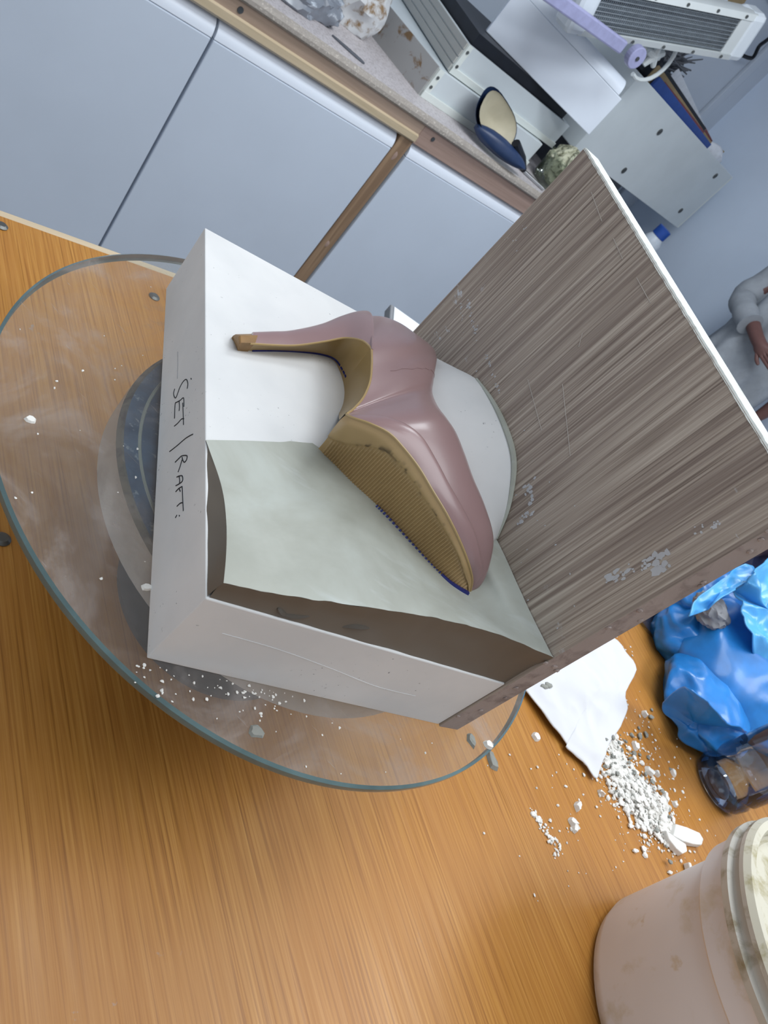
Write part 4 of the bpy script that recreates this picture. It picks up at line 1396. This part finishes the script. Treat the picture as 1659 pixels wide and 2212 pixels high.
for i in range(70):
    x = random.uniform(-0.1, 1.6)
    pr_.append(((x, -0.06 - abs(random.gauss(0, 0.14)), 0.001), random.choice((0.006, 0.009, 0.014))))
tag(crumbs(pr_, 'crumb', 'plaster_crumbs', 0), 'fine white plaster crumbs scattered on the glass disc', 'crumbs', kind='stuff')

# ------------------------------------------------------------------ tissue, debris on the bench
TZ = ZT
def tissue():
    out = [(8.274,2.390,-2.420),(8.476,2.094,-2.420),(8.636,1.858,-2.420),(8.847,1.596,-2.420),(9.080,1.382,-2.420),(9.055,1.275,-2.420),(9.455,1.046,-2.420),(9.678,0.788,-2.420),(9.992,1.104,-2.420),(10.449,1.499,-2.420),(11.205,2.050,-2.420),(11.607,2.445,-2.420),(11.797,2.814,-2.420),(12.677,3.581,-2.420),(12.519,3.949,-2.420),(12.262,4.253,-2.420),(10.747,4.509,-2.420),(8.538,3.216,-2.420)]
    out = np.array(out)
    ctr = out.mean(axis=0)
    n = 64
    ring = spline(np.vstack([out, out[:1]]), n + 1)[:n]
    rows = []
    R_ = 34
    for i in range(R_ + 1):
        f = i / R_
        row = []
        for p in ring:
            q = ctr + (p - ctr) * f
            nz = (0.5 - abs(mnoise.noise(Vector((q[0] * 0.8, q[1] * 0.8, 3))))) * 0.3 + 0.14 * (0.5 - abs(mnoise.noise(Vector((q[0] * 1.9, q[1] * 1.9, 1)))))
            q[2] = ZT + 0.05 + max(0, nz * (1 - 0.5 * f))
            row.append(q)
        rows.append(row)
    mb = MB().grid(rows, close_v=True)
    o = mb.build('paper_towel', MT['paper'], smooth=True, angle=180)
    s_ = o.modifiers.new('thick', 'SOLIDIFY'); s_.thickness = 0.02 * S
    for q, w in (((8.852,2.420,-2.300), 0.05), ((8.999,2.476,-2.300), 0.06)):
        MB().blob((q[0], q[1], q[2] - 0.02), (0.12, w, 0.03), 0.3, 2, 3, 2).build('clay_spot', MT['crumbgrey'], o)
    return tag(o, 'white crumpled paper towel on the bench behind the striped board', 'paper towel')
tissue()
pp = (8.892,2.418,-2.300)
pile = [(10.747,1.567,-2.500),(10.741,1.215,-2.500),(10.596,0.842,-2.500),(10.731,0.767,-2.500),(10.928,0.591,-2.500),(11.063,0.489,-2.500),(11.250,0.416,-2.500),(11.407,0.297,-2.500),(11.481,0.173,-2.500),(11.318,0.640,-2.500),(10.977,0.967,-2.500)]
pr_ = []
pline = spline(np.array(pile[:9]), 120)
for i in range(2600):
    f = random.random()
    c = pline[int(f * 119)]
    s_ = 0.16 + 0.24 * math.exp(-((f - 0.62) / 0.28) ** 2)
    dx, dy = random.gauss(0, s_), random.gauss(0, s_)
    dd_ = math.hypot(dx, dy) / s_
    hh = 0.2 * math.exp(-((f - 0.6) / 0.3) ** 2) * max(0, 1 - dd_ / 1.8)
    pr_.append(((c[0] + dx, c[1] + dy, ZT + hh * random.random() ** 0.5), random.choice((0.01, 0.013, 0.016, 0.02, 0.025, 0.03, 0.04, 0.055))))
rows = []
for i in range(60):
    f = i / 59
    c = pline[int(f * 119)]
    d_ = pline[min(int(f * 119) + 2, 119)] - pline[max(int(f * 119) - 2, 0)]
    nrm = np.array((-d_[1], d_[0], 0)); nrm /= np.linalg.norm(nrm) + 1e-9
    w_ = 0.1 + 0.42 * math.exp(-((f - 0.6) / 0.25) ** 2)
    row = []
    for j in range(21):
        x = (j - 10) / 10
        ww = w_ * (1 + 0.5 * mnoise.noise(Vector((f * 9, math.copysign(1, x), 3))))
        p = c + nrm * x * ww
        h = (1 - x * x) * 0.13 * math.exp(-((f - 0.6) / 0.3) ** 2) * (1 + 0.8 * mnoise.noise(Vector((p[0] * 5, p[1] * 5, 1)))) + 0.03 * mnoise.noise(Vector((p[0] * 14, p[1] * 14, 2)))
        row.append((p[0], p[1], ZT + (0.002 if abs(x) == 1 else max(0.003, h))))
    rows.append(row)
tag(MB().grid(rows).build('plaster_powder', MT['crumb'], smooth=True, angle=180), 'low mound of plaster powder under the crumbled heap on the bench', 'powder', kind='stuff')
tag(crumbs(pr_, 'crumb', 'plaster_debris', 0), 'heap of crumbled white plaster on the bench near the bucket', 'debris', kind='stuff')
pr_ = []
for c, s_, n in (((11.882,2.028,-2.500), 0.7, 60), ((12.037,1.355,-2.500), 0.9, 50), ((9.685,0.509,-2.500), 0.5, 40), ((8.086,-0.139,-2.500), 0.7, 30), ((12.753,4.308,-2.500), 0.3, 8), ((11.830,0.324,-2.500), 0.5, 40)):
    for i in range(n):
        x, y = random.gauss(c[0], s_), random.gauss(c[1], s_)
        pr_.append(((x, y, ZT), random.choice((0.01, 0.014, 0.02, 0.03))))
tag(crumbs(pr_, 'crumb', 'scattered_crumbs', 0), 'loose plaster crumbs scattered around the heap on the bench', 'crumbs', kind='stuff')
pr_ = []
for i in range(170):
    c = pline[int(random.random() * 105)]
    pr_.append(((random.gauss(c[0], 0.3), random.gauss(c[1], 0.3), ZT + random.uniform(0, 0.1)), random.choice((0.02, 0.03, 0.045))))
for i in range(14):
    c = (11.905,1.930,-2.500)
    pr_.append(((random.gauss(c[0], 0.6), random.gauss(c[1], 0.6), ZT), random.choice((0.04, 0.06))))
tag(crumbs(pr_, 'crumbgrey', 'clay_crumbs', 0), 'grey clay crumbs mixed into the plaster heap', 'crumbs', kind='stuff')
# streak of scraped plaster
pr_ = []
for f in np.linspace(0, 1, 90):
    a_ = np.array((7.704,0.128,-2.500)); b_ = np.array((8.110,-0.493,-2.500))
    c = a_ + (b_ - a_) * f
    pr_.append(((random.gauss(c[0], 0.03 + 0.05 * f), random.gauss(c[1], 0.03 + 0.05 * f), ZT), random.choice((0.012, 0.02, 0.03))))
tag(crumbs(pr_, 'crumb', 'plaster_streak', 0), 'short streak of white plaster dust on the bench left of the heap', 'dust', kind='stuff')
# bigger chips lying apart
for i, q in enumerate(((8.976,0.278,-2.500), (12.441,2.494,-2.500), (11.573,1.669,-2.500), (11.770,1.156,-2.500), (11.976,1.138,-2.500), (12.678,1.227,-2.500), (11.853,0.593,-2.500), (12.259,0.551,-2.500), (12.011,0.678,-2.500), (11.271,0.886,-2.500), (9.786,0.566,-2.500), (8.684,-0.002,-2.500), (8.707,-0.106,-2.500), (8.367,1.442,-2.500))):
    flake('plaster_chip', (q[0], q[1], ZT + 0.002), random.uniform(0.05, 0.1), random.uniform(0.05, 0.1), 'crumb', 'small loose white plaster chip lying on the wooden bench', 'chip', 'plaster chips on the bench', stretch=1.3, rz=random.uniform(0, 3))
def strip_piece(pts, label):
    mb = MB()
    P = [np.array(p) for p in pts]
    mb.prism([tuple(p[:2]) for p in P], ZT + 0.01, ZT + 0.14, 0, [tuple((P[i] * 0.94 + sum(P) / len(P) * 0.06)[:2]) for i in range(len(P))])
    return tag(mb.build('plaster_strip', MT['crumb'], bevel=0.02), label, 'plaster strip')
strip_piece([(11.784,0.122,-2.500),(12.153,0.081,-2.500),(12.596,-0.009,-2.500),(12.652,-0.138,-2.500),(12.489,-0.257,-2.500),(12.153,-0.253,-2.500),(11.807,-0.209,-2.500),(11.516,-0.121,-2.500)], 'wide white plaster strip pointing away from the debris heap')
strip_piece([(11.338,-0.013,-2.500),(11.586,-0.135,-2.500),(11.904,-0.255,-2.500),(11.846,-0.398,-2.500),(11.633,-0.447,-2.500),(11.477,-0.354,-2.500),(11.337,-0.196,-2.500)], 'narrow white plaster strip nearest the bucket')
strip_piece([(11.732,-0.573,-2.500),(11.818,-0.587,-2.500),(11.781,-0.701,-2.500),(11.693,-0.711,-2.500)], 'tiny white plaster sliver next to the bucket')

# ------------------------------------------------------------------ bucket
BCN = (9.52, -2.87)
t = thing('bucket', 'grimy translucent white plastic bucket with closed lid', 'bucket', (*BCN, ZT))
MB().lathe([(1.0, ZT), (1.5, ZT), (1.62, ZT + 0.06), (1.7, ZT + 0.25), (1.84, -0.42)], BCN, 96).build('body', MT['bucket'], t, smooth=True, angle=50)
MB().lathe([(1.84, -0.42), (1.92, -0.4), (1.96, -0.36), (2.0, 0.02), (2.03, 0.05)], BCN, 96, caps=False).build('skirt', MT['bucket'], t, smooth=True, angle=30)
MB().lathe([(2.03, 0.05), (2.09, 0.06), (2.1, 0.16), (2.03, 0.19), (2.02, 0.3), (2.08, 0.32), (2.08, 0.38)], BCN, 96, caps=False).build('rim_band', MT['rimgrime'], t, smooth=True, angle=30)
MB().lathe([(2.08, 0.38), (2.03, 0.46), (1.93, 0.46), (1.88, 0.38), (1.86, 0.22), (1.82, 0.2), (1.78, 0.24), (0.02, 0.24)], BCN, 96, caps=False).build('lid', MT['lid'], t, smooth=True, angle=40)

# ------------------------------------------------------------------ bottle behind the bucket
BO = (14.32, 1.12)
t = thing('water_bottle', 'blue tinted clear plastic bottle standing beside the blue bag', 'bottle', (*BO, ZT))
MB().lathe([(0.3, ZT + 0.02), (0.52, ZT + 0.0), (0.64, ZT + 0.06), (0.7, ZT + 0.2), (0.7, ZT + 0.42), (0.66, ZT + 0.48), (0.66, ZT + 0.54), (0.71, ZT + 0.6), (0.71, ZT + 2.2), (0.5, ZT + 2.8), (0.28, ZT + 3.2)], BO, 56, caps=False).build('shell', MT['bottle'], t, smooth=True)
MB().lathe([(0.3, ZT + 0.08), (0.6, ZT + 0.12), (0.64, ZT + 0.3), (0.62, ZT + 1.0), (0.02, ZT + 1.0)], BO, 48).build('water', MT['water'], t, smooth=True)
MB().lathe([(0.05, ZT + 0.1), (0.34, ZT + 0.1), (0.24, ZT + 0.2), (0.02, ZT + 0.24)], BO, 40).build('base_dome', MT['bottledark'], t, smooth=True)
MB().lathe([(0.3, ZT + 3.15), (0.3, ZT + 3.5), (0.02, ZT + 3.5)], BO, 24).build('cap', MT['cap'], t, smooth=True)

# ------------------------------------------------------------------ blue bag
t = thing('plastic_bag', 'crumpled bright blue plastic bag on the bench', 'bag', (16.4, 4.6, ZT))
mb = MB()
mb.blob((17.0, 3.9, -1.7), (2.6, 2.1, 1.25), 0.11, 1.2, 3, 5, True, ZT + 0.01)
mb.blob((16.6, 6.0, -1.75), (1.7, 1.5, 1.0), 0.2, 2.2, 8, 5, True, ZT + 0.01)
mb.blob((14.404,2.784,-2.000), (1.2, 1.15, 0.6), 0.12, 1.4, 14, 5, True, ZT + 0.01)
mb.blob((15.423,4.583,-2.000), (1.25, 1.0, 0.8), 0.14, 1.8, 17, 5, True, ZT + 0.01)
mb.build('body', MT['bag'], t, smooth=True, angle=180)
def crumple(outline, name, mat, parent, amp, freq, seed, thick=0.03):
    out = np.array(outline)
    ctr = out.mean(axis=0)
    n = 72
    ring = spline(np.vstack([out, out[:1]]), n + 1)[:n]
    rows = []
    for i in range(21):
        f = i / 20
        row = []
        for p in ring:
            q = ctr + (p - ctr) * max(f, 0.001)
            h = (0.45 - abs(mnoise.noise(Vector(q * freq) + Vector((seed, seed * 2, 0))))) * 1.5 + 0.4 * (0.4 - abs(mnoise.noise(Vector(q * freq * 2.3) + Vector((0, seed, 0)))))
            q = q + np.array((-0.3, -0.3, 0.9)) * amp * h
            row.append(q)
        rows.append(row)
    o = MB().grid(rows, close_v=True).build(name, mat, parent, smooth=True, angle=180)
    s_ = o.modifiers.new('thick', 'SOLIDIFY'); s_.thickness = thick * S
    return o
crumple([(12.437,2.519,-2.000),(12.595,2.367,-2.200),(13.038,2.157,-2.300),(13.171,1.973,-2.400),(13.949,1.772,-2.420),(14.384,1.899,-2.200),(14.963,2.012,-1.700),(13.435,1.901,-1.300),(12.464,2.068,-1.200),(11.959,2.338,-1.200),(12.151,2.561,-1.500)], 'front_flap', MT['bag'], t, 0.32, 0.9, 3)
crumple([(14.888,5.123,-0.400),(14.745,4.463,-0.500),(14.887,3.864,-0.600),(15.307,3.519,-0.700),(15.639,3.046,-0.700),(16.383,4.893,0.200),(17.838,6.894,0.400),(14.862,5.289,0.200)], 'upper_sheet', MT['baglight'], t, 0.4, 1.0, 5)
crumple([(13.084,4.256,-1.000),(13.226,4.553,-0.700),(13.924,5.017,-0.400),(15.176,5.731,0.000),(15.332,5.467,0.100),(14.322,4.883,-0.200),(13.725,4.573,-0.500),(13.755,4.502,-0.800)], 'tied_neck', MT['baglight'], t, 0.2, 1.2, 9)
o = MB().blob((14.591,4.805,-0.950), (0.42, 0.42, 0.3), 0.25, 2.0, 6, 4, True)
tag(o.build('crumpled_wrapper', MT['midgrey'], smooth=True), 'grey wrapper poking out of the blue bag mouth', 'wrapper')
o = MB().blob((22.0, 10.5, -1.0), (3.0, 2.6, 1.9), 0.2, 1.8, 12, 4, True, ZT + 0.01)
tag(o.build('navy_bag', MT['navy'], smooth=True), 'dark navy bag slumped behind the blue bag', 'bag')
o = MB()
o.prism([(17.6, 9.4), (19.0, 9.8), (18.6, 11.0), (17.2, 10.6)], ZT, ZT + 0.9)
tag(o.build('black_case', MT['black'], bevel=0.15), 'small black case between the striped board and the blue bag', 'case')
o = MB().lathe([(0.9, ZT), (0.95, ZT + 0.1), (0.6, ZT + 0.12)], (14.787,5.616,-2.500), 30)
tag(o.build('glass_dish', MT['bottle'], smooth=True), 'small clear dish half hidden by the striped board edge', 'dish')

# ------------------------------------------------------------------ person at the right edge
PC = np.array(F(35.0, -9.9, 0.0))
t = thing('person', 'person in a crumpled grey shirt standing beyond the striped board', 'person', (PC[0], PC[1], ZF))
FW = -FA          # facing the bench
RT = FB           # shoulder axis
def B(x, y, z_):  # x to the side, y forward, z above the floor
    return PC + RT * x + FW * y + UP * (ZF + z_)
def skin_mesh(name, nodes, edges, mat, parent, sub=2):
    me = bpy.data.meshes.new(name)
    org = Vector(parent['_org'])
    me.from_pydata([W(p) - org for p, r in nodes], edges, [])
    me.materials.append(mat)
    o = bpy.data.objects.new(name, me)
    col.objects.link(o)
    o.parent = parent
    o['_org'] = tuple(org)
    sk = o.modifiers.new('skin', 'SKIN')
    sk.use_smooth_shade = True
    for i, (p, r) in enumerate(nodes):
        rr = r if isinstance(r, tuple) else (r, r)
        me.skin_vertices[0].data[i].radius = (rr[0] * S, rr[1] * S)
        me.skin_vertices[0].data[i].use_root = (i == 0)
    sb = o.modifiers.new('sub', 'SUBSURF')
    sb.levels = sub; sb.render_levels = sub
    return o
nodes = [(B(0, 0, 18.0), (2.6, 1.9)), (B(0, 0.1, 21.5), (2.2, 1.7)), (B(0, 0, 25.5), (2.6, 1.8)), (B(0, 0, 27.6), (2.0, 1.4)), (B(0, 0.1, 28.6), 0.95), (B(0, 0.4, 29.8), 1.0),
         (B(3.1, 0, 26.9), 0.8), (B(3.9, 1.5, 21.8), 0.7), (B(-0.6, 3.9, 20.9), 0.55), (B(-1.7, 4.1, 20.8), (0.55, 0.4)),
         (B(-3.1, 0, 26.9), 0.8), (B(-4.3, -0.8, 21.9), 0.85), (B(-4.2, -1.2, 17.4), 0.58), (B(-4.1, -1.2, 16.3), (0.5, 0.4)),
         (B(1.6, 0, 16.5), 1.75), (B(1.7, 0.2, 9.0), 1.1), (B(1.8, -0.2, 1.4), 0.7), (B(1.9, 1.6, 0.6), 0.6),
         (B(-1.6, 0, 16.5), 1.75), (B(-1.7, 0.2, 9.0), 1.1), (B(-1.8, -0.2, 1.4), 0.7), (B(-1.9, 1.6, 0.6), 0.6)]
edges = [(0, 1), (1, 2), (2, 3), (3, 4), (4, 5), (3, 6), (6, 7), (7, 8), (8, 9), (3, 10), (10, 11), (11, 12), (12, 13), (0, 14), (14, 15), (15, 16), (16, 17), (0, 18), (18, 19), (19, 20), (20, 21)]
# fingers
def fingers(base_i, base, dirv, side, up_):
    dirv = dirv / np.linalg.norm(dirv)
    for k, (off, ln) in enumerate(((-0.36, 1.15), (-0.12, 1.35), (0.12, 1.28), (0.36, 1.0))):
        i0 = len(nodes)
        p = base + side * off + dirv * 0.45
        nodes.append((p, 0.17)); nodes.append((p + dirv * ln * 0.5 - up_ * 0.08, 0.155)); nodes.append((p + dirv * ln - up_ * 0.35, 0.12))
        edges.extend([(base_i, i0), (i0, i0 + 1), (i0 + 1, i0 + 2)])
    i0 = len(nodes)
    p = base - side * 0.5 - dirv * 0.1
    nodes.append((p, 0.2)); nodes.append((p - side * 0.3 + dirv * 0.5, 0.17)); nodes.append((p - side * 0.35 + dirv * 0.95, 0.13))
    edges.extend([(base_i, i0), (i0, i0 + 1), (i0 + 1, i0 + 2)])
d1 = B(-1.7, 4.1, 20.8) - B(-0.6, 3.9, 20.9)
fingers(9, B(-1.7, 4.1, 20.8), d1, UP, RT)
d2 = B(-4.1, -1.2, 16.3) - B(-4.2, -1.2, 17.4)
fingers(13, B(-4.1, -1.2, 16.3), d2, FW, -RT)
skin_mesh('body', nodes, edges, MT['skin'], t)
# head
bm = bmesh.new()
bmesh.ops.create_uvsphere(bm, u_segments=64, v_segments=48, radius=1.0)
hv = []
hc_ = B(0, 0.5, 31.2)
for v in bm.verts:
    x, y, z_ = v.co
    w = 1 - 0.22 * max(0, -z_) ** 1.5
    px = 1.5 * x * w; py = 1.85 * y * w; pz = 2.2 * z_
    if y > 0.5:
        py += 0.42 * math.exp(-((x / 0.13) ** 2) - ((z_ + 0.12) / 0.2) ** 2)
        py += 0.14 * math.exp(-((x / 0.3) ** 2) - ((z_ + 0.47) / 0.07) ** 2)
        py -= 0.16 * math.exp(-(((abs(x) - 0.36) / 0.15) ** 2) - ((z_ - 0.05) / 0.1) ** 2)
        py += 0.12 * math.exp(-((x / 0.25) ** 2) - ((z_ + 0.8) / 0.14) ** 2)
    hv.append(hc_ + RT * px + FW * py + UP * pz)
hf = [tuple(x.index for x in f.verts) for f in bm.faces]
mb = MB().add(hv, hf)
for sg in (-1, 1):
    mb.blob(hc_ + RT * (1.5 * sg) - FW * 0.1, (0.28, 0.28, 0.55), 0.1, 1, 2, 2)
mb.build('head', MT['skin'], t, smooth=True, angle=180)
for sg in (-1, 1):
    ey = MB().blob(hc_ + RT * (0.55 * sg) + FW * 1.5 + UP * 0.1, (0.2, 0.2, 0.13), 0.0, 1, 1, 2).build('eye', MT['eye'], t, smooth=True)
    MB().blob(hc_ + RT * (0.55 * sg) + FW * 1.68 + UP * 0.1, (0.09, 0.06, 0.09), 0.0, 1, 1, 2).build('iris', MT['hair'], ey, smooth=True)
MB().blob(hc_ + FW * 1.62 - UP * 1.02, (0.36, 0.14, 0.09), 0.05, 1, 1, 2).build('mouth', MT['bookred'], t, smooth=True)
hv2 = [hc_ + (p - hc_) * 1.07 + UP * 0.1 for p in hv]
keep = [f for f in hf if np.mean([bm.verts[i].co.z if False else (hv[i] - hc_) @ UP for i in f]) > 0.9 or (np.mean([(hv[i] - hc_) @ FW for i in f]) < -0.2 and np.mean([(hv[i] - hc_) @ UP for i in f]) > -1.0)]
MB().add(hv2, keep).build('hair', MT['hair'], t, smooth=True)
bm.free()
# loose shirt: rings around torso with folds
rows = []
for i in range(40):
    f = i / 39
    z_ = 15.6 + (28.75 - 15.6) * f
    row = []
    for q in range(72):
        th = 2 * math.pi * q / 72
        rx = 3.75 - 0.2 * f if f < 0.8 else 3.59 - 2.35 * ((f - 0.8) / 0.2) ** 1.6
        ry = 2.75 - 0.2 * f if f < 0.8 else 2.59 - 1.4 * ((f - 0.8) / 0.2) ** 1.3
        fold = 0.4 * mnoise.noise(Vector((math.cos(th) * 3.2, math.sin(th) * 3.2 + f * 1.6, f * 2.4))) + 0.1 * math.sin(th * 9 + f * 9)
        row.append(B((rx + fold) * math.cos(th), 0.15 + (ry + fold) * math.sin(th), z_ + 0.25 * math.sin(th * 3) * (1 - f)))
    rows.append(row)
MB().grid(rows, close_v=True).build('shirt', MT['shirt'], t, smooth=True, angle=180)
for sg in (-1, 1):
    pts = [B(1.2 * sg, 0, 28.0), B(2.4 * sg, 0, 27.6), B(3.3 * sg, 0.1, 26.6), B(3.9 * sg, 0.3 if sg > 0 else -0.2, 24.5)]
    pts += [B(4.0, 1.4, 21.9), B(2.6, 2.8, 21.4), B(0.9, 3.5, 21.1)] if sg > 0 else [B(-4.3, -0.7, 22.0)]
    rr = [0.7, 1.15, 1.35, 1.3, 1.1, 0.95, 0.95] if sg > 0 else [0.7, 1.15, 1.35, 1.35, 1.3]
    sp = spline(pts, len(pts) * 4)
    MB().tube(sp, [float(np.interp(k / (len(sp) - 1), np.linspace(0, 1, len(rr)), rr)) * (1 + 0.06 * math.sin(k * 1.9)) for k in range(len(sp))], 18).build('sleeve', MT['shirt'], t, smooth=True)
for sg in (-1, 1):
    pts = [B(1.1 * sg, 0, 18.4), B(1.6 * sg, 0, 16.5), B(1.7 * sg, 0.2, 9.2), B(1.8 * sg, -0.1, 1.6)]
    MB().tube(spline(pts, 16), [2.2 - 1.15 * (k / 15) for k in range(16)], 18).build('trouser_leg', MT['trouser'], t, smooth=True)
    MB().blob(B(1.9 * sg, 0.9, 0.55), (0.95, 0.95, 0.55), 0.05, 1, 1, 3, False, ZF).build('shoe', MT['shoeblack'], t, smooth=True)

# helper ids are not part of the scene
for o in bpy.data.objects:
    if '_org' in o:
        del o['_org']
